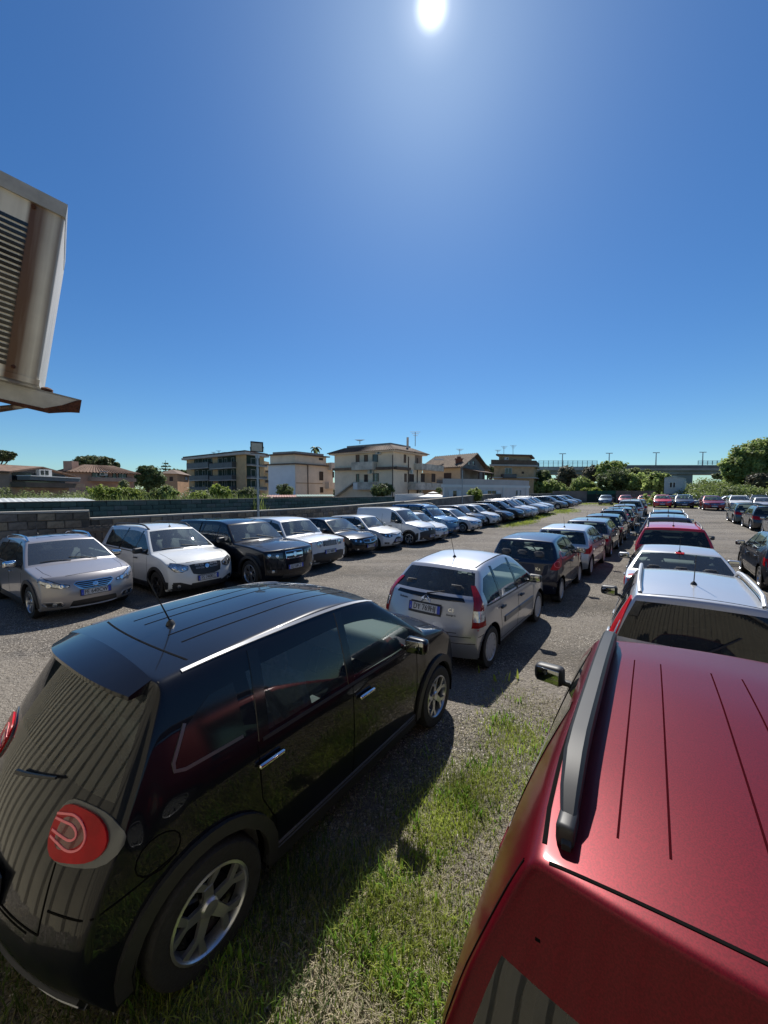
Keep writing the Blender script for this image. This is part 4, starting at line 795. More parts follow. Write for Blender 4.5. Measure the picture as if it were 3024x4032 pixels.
# stone pines, araucaria, palm, dark evergreen
tree_px('umbrella_pine', 372, 75, 1795, [(372, 1822, 62, 24), (312, 1832, 44, 15), (432, 1832, 32, 14), (345, 1812, 40, 14), (400, 1812, 40, 14), (285, 1838, 20, 8), (450, 1842, 16, 10)], 11000, .22, 'pine', 'wide umbrella pine with flat crown behind the terracotta house', trunk=.5, seed=2, hollow=.5)
tree_px('umbrella_pine', -30, 45, 1765, [(-20, 1795, 55, 20), (25, 1790, 28, 14), (48, 1793, 14, 7)], 5000, .16, 'pine', 'umbrella pine crown reaching in at the left edge', trunk=.35, seed=3)
bush_px(22, 1838, 34, 16, 40, 2200, .10, 'olive', 'light olive tree crown at the left edge above the awning house', 14, cat='tree')
tree_px('evergreen_tree', 585, 70, 1835, [(560, 1870, 28, 30), (600, 1868, 30, 28), (580, 1850, 30, 18), (625, 1885, 22, 24), (545, 1890, 22, 22), (600, 1900, 30, 26)], 11000, .22, 'dark', 'large dark evergreen tree between the terracotta house and the small orange one', trunk=.4, seed=4)
tree_px('evergreen_tree', 710, 110, 1848, [(695, 1858, 22, 9), (725, 1860, 18, 8)], 2500, .3, 'dark', 'dark tree top just left of the apartment block', trunk=.3, seed=5)
p = at(655, 1940, 95); r = empty('araucaria', (p.x, p.y, 1)); tag(r, 'slim tiered araucaria with layered branches against the sky', 'tree'); zt = at(655, 1812, 95).z - 1; b = MB(); b.tube([(0, 0, 0), (0, 0, zt)], [.3, .04], 6); b.build('trunk', M_bark, r); bl = []
for k in range(9):
    z = zt * (.32 + .66 * k / 9); rad = 2.9 * (1 - k / 9.6) + .3
    for a in np.linspace(0, 2 * math.pi, 7)[:6]: bl.append((math.cos(a + k) * rad * .6, math.sin(a + k) * rad * .6, z + .25 * rad * .3, rad * .42, rad * .42, .13))
crown('crown', bl, 5000, .16, LM['dark'], r, seed=6, clump=1.2)
p = at(1240, 1940, 90); r = empty('palm_tree', (p.x, p.y, 1)); tag(r, 'windblown palm tree rising behind the roof turret', 'tree'); zt = at(1240, 1764, 90).z - 1; b = MB(); b.tube([(0, 0, 0), (.1, 0, zt)], [.25, .18], 8); b.build('trunk', M_bark, r); rg = random.Random(4)
for k in range(16):
    a = rg.uniform(0, 6.28); ln = rg.uniform(1.2, 1.9); up = rg.uniform(-.1, .9); d = Vector((math.cos(a) + .5, math.sin(a), 0)).normalized(); b = MB(); pts = [Vector((.1, 0, zt)) + d * ln * t + Vector((0, 0, up * ln * t - 1.5 * t * t * ln * .6)) for t in (0, .35, .7, 1)]
    sd_ = Vector((-d.y, d.x, 0)); ws = (.08, .30, .26, .04); vs = []
    for q, w_ in zip(pts, ws): vs += [q - sd_ * w_ + Vector((0, 0, -.10)), q + Vector((0, 0, .05)), q + sd_ * w_ + Vector((0, 0, -.10))]
    b.add(vs, [f for i in range(3) for f in ((3 * i, 3 * i + 1, 3 * i + 4, 3 * i + 3), (3 * i + 1, 3 * i + 2, 3 * i + 5, 3 * i + 4))]); b.build('frond', LM['dark'], r, smooth=False)
# trees before the viaduct and round the cabin
G2 = 'trees between the end wall and the viaduct'
TR = [(2145, 88, 1862, 'dark', [(2140, 1880, 26, 30), (2155, 1905, 28, 30)], 'dark narrow tree right of the brick apartment house'),
 (1925, 100, 1838, 'dark', [(1915, 1850, 14, 20), (1932, 1860, 16, 24)], 'dark conifers between the gabled house and the brick apartment house'),
 (2150, 84, 1890, 'mid', [(2120, 1920, 45, 24), (2170, 1915, 40, 26), (2205, 1928, 35, 20)], 'green bushy tree left of the end wall'),
 (2236, 96, 1838, 'brown', [(2230, 1862, 28, 26), (2215, 1888, 26, 26), (2250, 1892, 24, 26)], 'sparse dark tree standing before the viaduct opening'),
 (2300, 84, 1880, 'mid', [(2290, 1905, 36, 26), (2325, 1922, 34, 20), (2262, 1930, 34, 16)], 'rounded green tree just above the end wall'),
 (2335, 92, 1842, 'brown', [(2330, 1862, 34, 26), (2320, 1885, 30, 22)], 'brownish tree left of the tall green clump'),
 (2400, 86, 1818, 'mid', [(2385, 1838, 34, 20), (2420, 1832, 38, 20), (2400, 1865, 48, 34), (2440, 1880, 40, 34)], 'tall green tree topping the viaduct parapet'),
 (2420, 80, 1858, 'dark', [(2410, 1888, 48, 38), (2450, 1900, 44, 36), (2385, 1915, 36, 24)], 'dense dark green tree behind the green gate'),
 (2500, 86, 1848, 'olive', [(2490, 1868, 40, 22), (2530, 1870, 36, 20)], 'olive tree in front of the viaduct beam'),
 (2520, 78, 1868, 'mid', [(2500, 1900, 40, 34), (2545, 1902, 38, 30)], 'green tree behind the right end of the end wall'),
 (2590, 66, 1860, 'mid', [(2580, 1892, 36, 32), (2605, 1915, 30, 34), (2570, 1932, 36, 26), (2612, 1880, 20, 18)], 'leafy green tree touching the white cabin'),
 (2250, 80, 1915, 'light', [(2330, 1935, 40, 14), (2380, 1938, 30, 12)], 'low light green bush over the end wall')]
for i, (px, Y, top, lm, lst, lab) in enumerate(TR): tree_px('tree', px, Y, top, lst, 4600, .26, lm, lab, group=G2, trunk=.22, seed=20 + i)
tree_px('tree', 2980, 62, 1735, [(2950, 1790, 55, 42), (3010, 1770, 55, 40), (2900, 1830, 44, 34), (2960, 1840, 60, 46), (3030, 1830, 60, 60), (2920, 1870, 52, 36), (3000, 1890, 60, 40), (2878, 1858, 30, 22), (3060, 1780, 60, 50)], 26000, .24, 'mid', 'huge rounded green tree at the right edge', trunk=.6, seed=40, hollow=.55)
tree_px('tree', 3010, 56, 1870, [(2990, 1890, 40, 24), (3030, 1900, 40, 30)], 5000, .18, 'brown', 'brownish shrub in the shade of the huge right tree', trunk=.15, seed=41)
tree_px('tree', 2835, 100, 1862, [(2832, 1876, 22, 12)], 1500, .26, 'dark', 'small dark tree seen below the viaduct beam', trunk=.15, seed=42)
bl = []; rg = random.Random(9)
for k in range(46):
    px = 2700 + 350 * rg.random(); dpt_ = rg.random(); Y = 50 + 26 * dpt_; py = 1968 - 62 * dpt_ + rg.uniform(-5, 5) - (8 if px > 2850 else 0); p = at(px, py, Y); bl.append((p.x, p.y, p.z, 1.9, 1.6, .95))
o = crown('hedge', bl, 30000, .15, LM['reed'], seed=11, clump=.9); tag(o, 'bank of pale green reeds and scrub rising behind the far cars on the right', 'undergrowth', kind='stuff')
bl = []
for k in range(26): px = 2560 + 18 * k; p = at(px, 1968, 52 + (k % 4)); bl.append((p.x, p.y, 1.5, 1.5, 1.4, .9))
o = crown('undergrowth', bl, 9000, .14, LM['mid'], seed=12); tag(o, 'dark green scrub at the foot of the reed bank and the cabin', 'undergrowth', kind='stuff')
bl = []
for k in range(60): px = 1300 + 40 * k; p = at(px, 1925, 130 + (k % 5) * 4); bl.append((p.x, p.y, 3.0, 4.2, 3, 2.6))
o = crown('far_treeline', bl, 16000, .55, LM['olive'], seed=13); tag(o, 'far belt of trees below the viaduct', 'trees', kind='stuff')
bl = []
for k in range(40): px = -700 + 52 * k; p = at(px, 1925, 140); bl.append((p.x, p.y, 3.5, 5.5, 3, 4.0))
o = crown('far_treeline', bl, 12000, .6, LM['dark'], seed=14); tag(o, 'far dark trees between the houses on the left', 'trees', kind='stuff')
# ------------------------------------------------------------------ vehicles
M_paint = paint('car_paint', (.5, .5, .5))
def polyval(pts, x):
    if x <= pts[0][0]: return pts[0][1]
    for (a, b), (c, d) in zip(pts, pts[1:]):
        if x <= c: return lerp(b, d, (x - a) / max(1e-9, c - a))
    return pts[-1][1]

def spec(L, Wd, H, **k):
    p = dict(L=L, W=Wd, H=H, wb=.615 * L, fo=.195 * L, wr=.305, xh=.14, hf=.50 * H + .02, hc=.655 * H, xc=.245 * L,
             xr=.425 * L, zr=H - .06, xm=.56 * L, xe=.90 * L, ze=H - .07, xg=.962 * L, zg=.60 * H, xt=.985 * L, zt=.46 * H,
             b0=.60 * H, b1=.65 * H, xd=.83 * L, tum=.48, lv=1, gs=.03, xB=.52 * L, xC=.72 * L, spokes=5, rim='alloy', doors=4, seats=True,
             bowf=.27, bowr=.15, crown=.035, plate='', rails=None, hood=.65, trim=False, glassr='clear', handle='paint',
             mirror='paint', tailz=None, hl=None, gr=None, tl=None, deck=None, van=False, cladding=False, antenna=.82)
    p.update(k); return p

_wheel = {}
def wheel_meshes(r, style):
    k = (round(r, 3), style)
    if k in _wheel: return _wheel[k]
    w = .10
    t = MB(); rr = r * .66
    t.lathe([(rr, -w + .01), (r * .80, -w), (r * .94, -w + .004), (r * .985, -w + .022), (r, -w + .05), (r, w - .05), (r * .985, w - .022),
             (r * .94, w - .004), (r * .80, w), (rr, w - .01)], 36)
    tm = t.mesh('tyre', M_rubber)
    d = MB(); d.lathe([(rr, -w + .01), (rr, .02), (r * .60, .012), (.001, .012)], 28); d.lathe([(r * .42, .013), (r * .42, .03), (.001, .03)], 24)
    dm = d.mesh('wheel', M_gloss)
    m = MB(); ns = {'alloy': 5, 'ten': 10, 'cap': 12, 'five_y': 5, 'six': 6, 'dark': 5, 'steel': 9}[style]
    m.lathe([(rr * 1.02, w - .012), (rr * 1.03, w - .004), (rr * .97, w), (rr * .93, w - .012), (rr * .92, .02)], 36)
    m.lathe([(r * .15, .03), (r * .15, w - .03), (r * .12, w - .02), (.001, w - .018)], 20)
    def spoke(a0, a1, r0, r1, w0, w1, y0, y1):
        vs = []
        for (a, rad, hw, y) in ((a0, r0, w0, y0), (a1, r1, w1, y1)):
            c, s_ = math.cos(a), math.sin(a)
            for sg in (-1, 1):
                for dy in (0, -.022):
                    vs.append((rad * c - sg * hw * s_, y + dy, rad * s_ + sg * hw * c))
        m.add(vs, [(0, 2, 6, 4), (1, 5, 7, 3), (0, 4, 5, 1), (2, 3, 7, 6), (0, 1, 3, 2), (4, 6, 7, 5)])
    for i in range(ns):
        a = 2 * math.pi * i / ns + math.pi / 2
        if style == 'five_y' :
            spoke(a, a, r * .12, rr * .62, .030, .024, w - .035, w - .016)
            for sg in (-1, 1): spoke(a, a + sg * .30, rr * .55, rr * .96, .016, .020, w - .020, w - .010)
        elif style in ('cap',):
            spoke(a, a, r * .12, rr * .97, .020, .033 * r / .3, w - .02, w - .012)
        elif style == 'ten':
            spoke(a, a, r * .12, rr * .97, .012, .015, w - .035, w - .012)
        elif style == 'six':
            for sg in (-1, 1): spoke(a, a + sg * .17, r * .12, rr * .97, .018, .014, w - .035, w - .012)
        else:
            spoke(a, a, r * .12, rr * .97, .032, .030, w - .035, w - .012)
    rm = m.mesh('rim', {'cap': M_cap, 'dark': M_rimd, 'steel': M_cap}.get(style, M_rim))
    _wheel[k] = (dm, tm, rm); return _wheel[k]

def add_wheels(root, p):
    dm, tm, rm = wheel_meshes(p['wr'], p['rim'])
    for xf in (p['fo'], p['fo'] + p['wb']):
        for sg in (1, -1):
            w = bpy.data.objects.new('wheel', dm); link(w, root)
            w.location = (p['L'] / 2 - xf, sg * (p['W'] / 2 - .115 + p.get('track', 0)), p['wr'])
            w.rotation_euler = (random.uniform(0, 6) if sg > 0 else 0, 0, 0) if False else (0, 0, 0 if sg > 0 else math.pi)
            if xf == p['fo'] and p.get('steer'): w.rotation_euler.z += p['steer']
            link(bpy.data.objects.new('tyre', tm), w); r_ = link(bpy.data.objects.new('rim', rm), w)
            r_.rotation_euler = (0, random.uniform(0, 1.2), 0)

def seat_mesh():
    if 'seat' in _wheel: return _wheel['seat']
    o = MB()
    bm = bmesh.new()
    def rb(cx_, cz, sx, sz, sy, rot, cy_=0):
        r_ = bmesh.ops.create_cube(bm, size=1)['verts']
        Mx = Matrix.Translation((cx_, cy_, cz)) @ Matrix.Rotation(rot, 4, 'Y')
        for v in r_: v.co = Mx @ Vector((v.co.x * sx, v.co.y * sy, v.co.z * sz))
    rb(0, .12, .50, .16, .50, -.08); rb(-.27, .46, .14, .62, .46, -.30); rb(-.40, .86, .09, .18, .27, -.25)
    bmesh.ops.bevel(bm, geom=bm.edges[:], offset=.035, segments=2, affect='EDGES')
    me = bpy.data.meshes.new('seat'); bm.to_mesh(me); bm.free(); me.materials.append(M_cloth)
    me.polygons.foreach_set('use_smooth', [True] * len(me.polygons)); _wheel['seat'] = me; return me
def steering_mesh():
    if 'sw' in _wheel: return _wheel['sw']
    m = MB(); pts = [(0, .18 * math.cos(a), .18 * math.sin(a)) for a in np.linspace(0, 2 * math.pi, 19)]
    m.tube(pts, .015, 6, cap=False); m.box(-.03, .02, -.06, .06, -.05, .05); m.box(-.01, .01, -.17, .17, -.015, .015)
    _wheel['sw'] = m.mesh('steering_wheel', M_dash); return _wheel['sw']

class Car:
    def __init__(s, p, name='parked_car'):
        s.p = p; s.root = empty(name); s.L = p['L']; s.build()      # finish() follows once the smoothed cage is evaluated
    # ---- side surface: half width as a function of distance from the nose and height
    def plan(s, x):
        p = s.p; L = p['L']; a = 1.0
        lf = .95; lr = .85
        if x < lf: a -= p.get('pf', .13) * (1 - x / lf) ** 2.2
        if x > L - lr: a -= p.get('pr', .10) * (1 - (L - x) / lr) ** 2.2
        return a
    def belt(s, x): p = s.p; return lerp(p['b0'], p['b1'], min(1, max(0, x / p['L'])))
    def hw(s, x, z):
        p = s.p; w0 = p['W'] / 2 * s.plan(x); zb = s.belt(x)
        if z > zb:
            h = z - zb; return w0 * .985 - h * p['tum'] * .72 - h * h * p['tum'] * .50
        t = (zb - z) / (zb - .2)
        sh = .985 + .015 * min(1, t * 5)
        return w0 * (sh - .045 * max(0, t - .45) ** 2 / .3)
    def build(s):
        p = s.p; L, H = p['L'], p['H']; hf, hc = p['hf'], p['hc']
        K = []      # (x, z, bow, crown, crease)
        bf, br = p['bowf'], p['bowr']
        nz = p.get('nose', 0.0)
        K += [(.15, .20, bf * 1.1, 0, 0), (.035, .27, bf * 1.1, 0, 0), (0, .44, bf, 0, 0), (.02 + nz * .3, .58, bf, 0, 0),
              (p['xh'] * .45 + nz * .5, hf - .10, bf * .95, .005, 0), (p['xh'], hf, bf * .85, .02, 1)]
        K += [(lerp(p['xh'], p['xc'], .45), lerp(hf, hc, p['hood']), .10, .045, 0), (p['xc'], hc, .13, .05, 1)]
        K += [(lerp(p['xc'], p['xr'], .5), lerp(hc, p['zr'], .53), .12, .04, 0), (p['xr'], p['zr'], .07, p['crown'], 1)]
        K += [(lerp(p['xr'], p['xm'], .5), lerp(p['zr'], H, .75), .02, p['crown'], 0), (p['xm'], H, 0, p['crown'], 0),
              (lerp(p['xm'], p['xe'], .6), lerp(H, p['ze'], .42), 0, p['crown'], 0), (p['xe'], p['ze'], -.06, p['crown'], 1)]
        K += [(lerp(p['xe'], p['xg'], .5) + .01, lerp(p['ze'], p['zg'], .5), -br * .7, .02, 0)]
        K += [(p['xg'], p['zg'], -br * .9, .015, 1)]
        if p['deck']: K += [(p['deck'][0], p['deck'][1], -br * .8, .03, 1)]
        K += [(p['xt'], p['zt'] + .03, -br, 0, 0), (L, .52, -br * 1.15, 0, 0), (L - .02, .38, -br * 1.2, 0, 0), (L - .13, .21, -br * 1.2, 0, 0)]
        ix = {'C': 7, 'R': 9, 'E': 13, 'G': 15}
        st_ = []; key_at = {}
        for i, k in enumerate(K):
            key_at[i] = len(st_); st_.append(k[:4])
            if i + 1 < len(K):
                n = K[i + 1]; d = math.hypot(n[0] - k[0], n[1] - k[1]); ts = []
                if k[4] and d > .12: ts.append(.04 / d)
                if i == 13 and p['gs'] > .05: ts.append(p['gs'] / d)
                m = max(1, round(d / .24))
                ts += [j / m for j in range(1, m)]
                if n[4] and d > .12: ts.append(1 - .04 / d)
                ts = sorted(t for t in ts if .02 < t < .98)
                for t in ts: st_.append(tuple(lerp(k[q], n[q], t) for q in range(4)))
        ns = len(st_)
        V = [0, .34, .62, .79, .91, 1.0] if p.get('soft') else [0, .34, .64, .84, .94, 1.0]
        E = []
        for (x, z, bow, crn) in st_:
            xe, ze = x + bow, z - crn; E.append((xe, ze, s.hw(xe, ze)))
        s.E = E
        Bx = [e[0] for e in E]
        for i in range(1, ns): Bx[i] = max(E[i][0], Bx[i - 1] + .035) if i < ns * .5 else Bx[i]
        for i in range(ns - 2, int(ns * .5), -1): Bx[i] = min(E[i][0], Bx[i + 1] - .035)
        tall = [E[i][1] > s.belt(E[i][0]) + .11 for i in range(ns)]
        P = []
        for i, (x, z, bow, crn) in enumerate(st_):
            xe, ze, ye = E[i]; row = []
            for v in V: row.append((x + bow * v ** 2.4, v * ye, z - crn * v * v))
            zb = s.belt(xe); top = p.get('frame', .075) if (p['xr'] < xe < p['xe']) else .05 + (.03 if p.get('soft') else 0)
            if tall[i]: zs = [ze - top, lerp(ze - top, zb + .02, .5), zb + .02, zb - .035, .72 * zb, .50 * zb, .30, .20]
            else: zs = [lerp(ze - (.07 if p.get('soft') else .04), .20, t) if ze > .3 else lerp(ze, .185, t) for t in (0, .12, .24, .36, .52, .70, .86, 1)]
            for zz in zs:
                t = (ze - zz) / max(.02, ze - .185); t = min(1, max(0, t))
                xx = lerp(xe, Bx[i], t); row.append((xx, s.hw(xx, zz), zz))
            lx = row[-1]; row.append((lx[0], lx[1] * .86, .19))
            P.append(row)
        P = np.array(P)                       # ns x nr x 3 (half)
        nr = P.shape[1]; full = np.concatenate([P[:, :0:-1] * np.array([1, -1, 1]), P], axis=1); nc = full.shape[1]
        verts = full.reshape(-1, 3).copy(); verts[:, 0] = L / 2 - verts[:, 0]
        faces = []; mi = []
        c0 = nr - 1
        gl = p['glassr']
        xB = p['xB']
        for i in range(ns - 1):
            for j in range(nc - 1):
                faces.append((i * nc + j, i * nc + j + 1, (i + 1) * nc + j + 1, (i + 1) * nc + j))
                k = j - c0 if j >= c0 else c0 - 1 - j          # half-row index of the face
                m = 0
                if k < 4:
                    if key_at[ix['C']] + 1 <= i < key_at[ix['R']] - 1: m = 1
                    if key_at[ix['E']] + 1 <= i < key_at[ix['G']] - 1 and not p['van'] and math.hypot(st_[i][0] - p['xe'], st_[i][1] - p['ze']) >= p['gs'] - .004: m = 2
                elif 6 <= k < 8 and tall[i] and tall[i + 1] and E[i][0] > p['xc'] + .10:
                    xm_ = (E[i][0] + E[i + 1][0]) / 2
                    lim = p['xd'] if not p['van'] else p['xB']
                    if xm_ < lim: m = (3 if xm_ < p['xB'] else 4) + (2 if j < c0 else 0)
                mi.append(m)
        me = bpy.data.meshes.new('tmp'); me.from_pydata([tuple(v) for v in verts], [], faces)
        me.polygons.foreach_set('material_index', mi); me.polygons.foreach_set('use_smooth', [True] * len(faces))
        for _ in range(7): me.materials.append(M_paint)
        o = bpy.data.objects.new('tmp', me); COL.objects.link(o)
        md = o.modifiers.new('s', 'SUBSURF'); md.levels = p['lv']; md.render_levels = p['lv']
        s.tmp = o
    def finish(s, me2):
        p = s.p; L, H = p['L'], p['H']; gl = p['glassr']
        bm = bmesh.new(); bm.from_mesh(me2); bmesh.ops.recalc_face_normals(bm, faces=bm.faces)
        tot = sum(f.normal.dot(f.calc_center_median() - Vector((0, 0, .7))) for f in bm.faces)
        if tot < 0: bmesh.ops.reverse_faces(bm, faces=bm.faces)
        bm.normal_update()
        s.bvh = BVHTree.FromBMesh(bm)
        # wheel arches
        Ra = p['wr'] + .055
        for xf in (p['fo'], p['fo'] + p['wb']):
            cx_, cz = L / 2 - xf, p['wr'] + .01
            dl = [f for f in bm.faces if abs(f.calc_center_median().y) > p['W'] * .30 and math.hypot(f.calc_center_median().x - cx_, f.calc_center_median().z - cz) < Ra]
            bmesh.ops.delete(bm, geom=dl, context='FACES')
            for v in bm.verts:
                if v.is_boundary and abs(v.co.y) > p['W'] * .30:
                    dx, dz = v.co.x - cx_, v.co.z - cz; d = math.hypot(dx, dz)
                    if d < Ra + .16 and v.co.z > .215 and d > .01:
                        v.co.x = cx_ + dx / d * Ra; v.co.z = max(.20, cz + dz / d * Ra)
                        zz = max(.2, v.co.z); v.co.y = math.copysign(s.hw(L / 2 - v.co.x, zz) + .004, v.co.y)
        # split by material index into parts
        names = {0: ('body', M_paint), 1: ('windscreen', M_screen), 2: ('rear_window', M_tint if gl == 'tint' else M_glass),
                 3: ('side_window', M_glass), 5: ('side_window', M_glass), 4: ('side_window', M_tint if gl == 'tint' else M_glass),
                 6: ('side_window', M_tint if gl == 'tint' else M_glass)}
        allf = {}
        for f in bm.faces: allf.setdefault(f.material_index, []).append(f)
        s.parts = {}
        for k, fs in allf.items():
            vid = {}; vs = []; fc = []; nn = []
            for f in fs:
                q = []
                for v in f.verts:
                    if v.index not in vid: vid[v.index] = len(vs); vs.append(tuple(v.co)); nn.append(tuple(v.normal))
                    q.append(vid[v.index])
                fc.append(q)
            m = bpy.data.meshes.new(names[k][0]); m.from_pydata(vs, [], fc); m.materials.append(names[k][1])
            m.polygons.foreach_set('use_smooth', [True] * len(fc))
            m.normals_split_custom_set_from_vertices(nn)
            s.parts[k] = link(bpy.data.objects.new(names[k][0], m), s.root)
        bm.free()
        s.details()
    # ---- projections on to the finished skin
    def hit(s, mode, a, b, off=0.0, side=1):
        L = s.L
        if mode in 'FB':
            sg = 1 if mode == 'F' else -1
            O = Vector((sg * (L / 2 - 1.0), 0, b)); an = R(a); d = Vector((sg * math.cos(an), math.sin(an), 0))
            src = O + d * 3; dr = -d
        elif mode == 'S': src = Vector((L / 2 - a, side * 3, b)); dr = Vector((0, -side, 0))
        else: src = Vector((L / 2 - a, b, 4)); dr = Vector((0, 0, -1))
        r = s.bvh.ray_cast(src, dr)
        if r[0] is None: return None, None
        n = r[1]
        if n.dot(dr) > 0: n = -n
        return r[0] + n * off, n
    def patch(s, name, bottom, top, m, mode='F', off=.004, side=1, rows=4, cols=3, parent=None, mirror=False, skirt=.02):
        out_ = []
        for mm in ((1, -1) if mirror else (1,)):
            def cv(pts):
                r = []
                for a, b in zip(pts, pts[1:]):
                    for t in range(cols): r.append((lerp(a[0], b[0], t / cols), lerp(a[1], b[1], t / cols)))
                r.append(pts[-1]); return r
            B, T = cv(bottom), cv(top); n = len(B); vs = []; ok = True
            for r in range(rows + 1):
                for i in range(n):
                    a = lerp(B[i][0], T[i][0], r / rows); b = lerp(B[i][1], T[i][1], r / rows)
                    if mode in 'FB' or mode == 'T': pt, nn = (s.hit(mode, a * mm, b, off) if mode != 'T' else s.hit(mode, a, b * mm, off))
                    else: pt, nn = s.hit(mode, a, b, off, side * mm)
                    if pt is None: pt = vs[-1][0] if vs else Vector((0, 0, .5)); nn = Vector((1, 0, 0))
                    vs.append((pt, nn))
            fs = []
            for r in range(rows):
                for i in range(n - 1):
                    q = (r * n + i, r * n + i + 1, (r + 1) * n + i + 1, (r + 1) * n + i); fs.append(q)
            V_ = [v[0] for v in vs]
            if skirt:
                loop = [i for i in range(n)] + [r * n + n - 1 for r in range(1, rows + 1)] + [rows * n + i for i in range(n - 2, -1, -1)] + [r * n for r in range(rows - 1, 0, -1)]
                base = len(V_)
                for i in loop: V_.append(vs[i][0] - vs[i][1] * skirt)
                for q in range(len(loop)):
                    q2 = (q + 1) % len(loop); fs.append((loop[q], base + q, base + q2, loop[q2]))
            me = bpy.data.meshes.new(name); me.from_pydata(V_, [], fs); me.materials.append(m)
            bm = bmesh.new(); bm.from_mesh(me)
            bm.faces.ensure_lookup_table(); bm.normal_update()
            if bm.faces[0].normal.dot(vs[0][1]) < 0: bmesh.ops.reverse_faces(bm, faces=bm.faces)
            bm.to_mesh(me); bm.free()
            me.polygons.foreach_set('use_smooth', [i < rows * (n - 1) for i in range(len(fs))])
            try: me.set_sharp_from_angle(angle=R(40))
            except Exception: pass
            out_.append(link(bpy.data.objects.new(name, me), parent or s.root))
        return out_
    def ribbon(s, name, lines, w, m, mode='S', off=.003, sides=(1, -1), parent=None, step=.08):
        mb = MB(); single = name in ('door_pillar', 'side_moulding', 'sill_trim', 'window_trim', 'grille_bar', 'roof_rib', 'light_ring', 'roof_drip_rail', 'headlight_rim', 'roof_seam')
        for pts in lines:
            for sd_ in (sides if mode == 'S' else (1,)):
                if single and mb.v: mb.build(name, m, parent or s.root); mb = MB()
                P = []
                for a, b in zip(pts, pts[1:]):
                    sc_ = .0175 if mode in 'FB' else 1
                    d = math.hypot((b[0] - a[0]) * sc_, b[1] - a[1]); k = max(1, int(d / step))
                    for t in range(k): P.append((lerp(a[0], b[0], t / k), lerp(a[1], b[1], t / k)))
                P.append(pts[-1]); q = [s.hit(mode, a, b, off, sd_) for a, b in P]; q = [x for x in q if x[0] is not None]
                if len(q) < 2: continue
                vs = []
                for i, (pt, nn) in enumerate(q):
                    d = (q[min(i + 1, len(q) - 1)][0] - q[max(i - 1, 0)][0]); 
                    if d.length < 1e-6: d = Vector((1, 0, 0))
                    c = nn.cross(d.normalized()); c = c.normalized() * w / 2
                    vs += [pt - c, pt + c, pt + c * 1.15 - nn * (off + .004), pt - c * 1.15 - nn * (off + .004)]
                fs = []
                for i in range(len(q) - 1):
                    o = i * 4; fs += [(o, o + 1, o + 5, o + 4), (o + 1, o + 2, o + 6, o + 5), (o + 3, o, o + 4, o + 7)]
                mb.add(vs, fs)
        if not mb.v: return None
        return fix_normals(mb.build(name, m, parent or s.root)) if False else mb.build(name, m, parent or s.root)
    def plate_at(s, mode, z, txt, a=0, wid=.52, hgt=.11, tilt=None):
        pt, n = s.hit(mode, a, z, .012); sg = 1 if mode == 'F' else -1
        f = Vector((n.x, n.y, n.z * .5)).normalized()
        rt = Vector((0, 0, 1)).cross(f).normalized(); up = f.cross(rt)
        Mx = Matrix((( rt.x, up.x, f.x, pt.x), (rt.y, up.y, f.y, pt.y), (rt.z, up.z, f.z, pt.z), (0, 0, 0, 1)))
        mb = MB(); mb.box(-wid / 2, wid / 2, -hgt / 2, hgt / 2, -.004, .004, 0)
        mb.box(-wid / 2 - .012, wid / 2 + .012, -hgt / 2 - .012, hgt / 2 + .012, -.014, .002, 2)
        for q in (-1, 1): mb.box(q * wid / 2 - (.045 if q > 0 else 0), q * wid / 2 + (0 if q > 0 else .045), -hgt / 2, hgt / 2, -.003, .006, 1)
        o = mb.build('number_plate', [M_white, M_blue, M_plastic], s.root, smooth=False); o.matrix_local = Mx
        if txt:
            t = link(bpy.data.objects.new('lettering', text_mesh(txt, .118, M_ink)), o); t.location = (0, -.002, .007); t.scale = (.78, 1, 1)
            i_ = link(bpy.data.objects.new('lettering', text_mesh('I', .05, M_white)), o); i_.location = (-.237, -.02, .009)
        return o
    def details(s):
        p = s.p; L, Wd, H = p['L'], p['W'], p['H']; X = lambda xf: L / 2 - xf; hf = p['hf']
        add_wheels(s.root, p)
        # arch liners and under body
        lin_ = MB(); Ra = p['wr'] + .055
        for xf in (p['fo'], p['fo'] + p['wb']):
            for sg in (1, -1):
                y1 = s.hw(xf, .5) * sg; y0 = y1 - sg * .30; vs = []
                for k in range(13):
                    a = math.pi * (k / 12) * 1.16 - .25
                    for y in (y1, y0): vs.append((X(xf) + Ra * math.cos(a), y, p['wr'] + .01 + Ra * math.sin(a)))
                lin_.add(vs, [(2 * k, 2 * k + 1, 2 * k + 3, 2 * k + 2) for k in range(12)])
                lin_.add([(X(xf) + (Ra if k else 0) * math.cos(a_), y0, p['wr'] + (Ra if k else 0) * math.sin(a_)) for k, a_ in [(0, 0)] + [(1, j * math.pi / 8) for j in range(9)]], [(0, j, j + 1) for j in range(1, 9)])
        lin_.box(-L / 2 + .25, L / 2 - .25, -Wd / 2 + .34, Wd / 2 - .34, .19, .26)
        for a_, b_ in ((p['fo'] + Ra + .03, p['fo'] + p['wb'] - Ra - .03),): lin_.box(X(b_), X(a_), -Wd / 2 + .09, Wd / 2 - .09, .185, .26)
        lin_.build('underbody', M_seam, s.root, smooth=False)
        # interior
        zb = p['b0']; ci = p['xc']
        tub = MB(); x0, x1 = X(p['xg'] - .15), X(ci + .05)
        tub.box(x0, x1, -Wd / 2 + .13, Wd / 2 - .13, .27, .33)
        for sg in (-1, 1): tub.box(x0, x1 - .1, sg * (Wd / 2 - .14) - .02, sg * (Wd / 2 - .14) + .02, .3, zb - .03)
        tub.build('floor_tub', M_dash, s.root, smooth=False)
        d = rounded('dashboard', (.55, Wd - .36, .30), M_dash, s.root, (X(ci + .36), 0, p['hc'] - .16), bevel=.4)
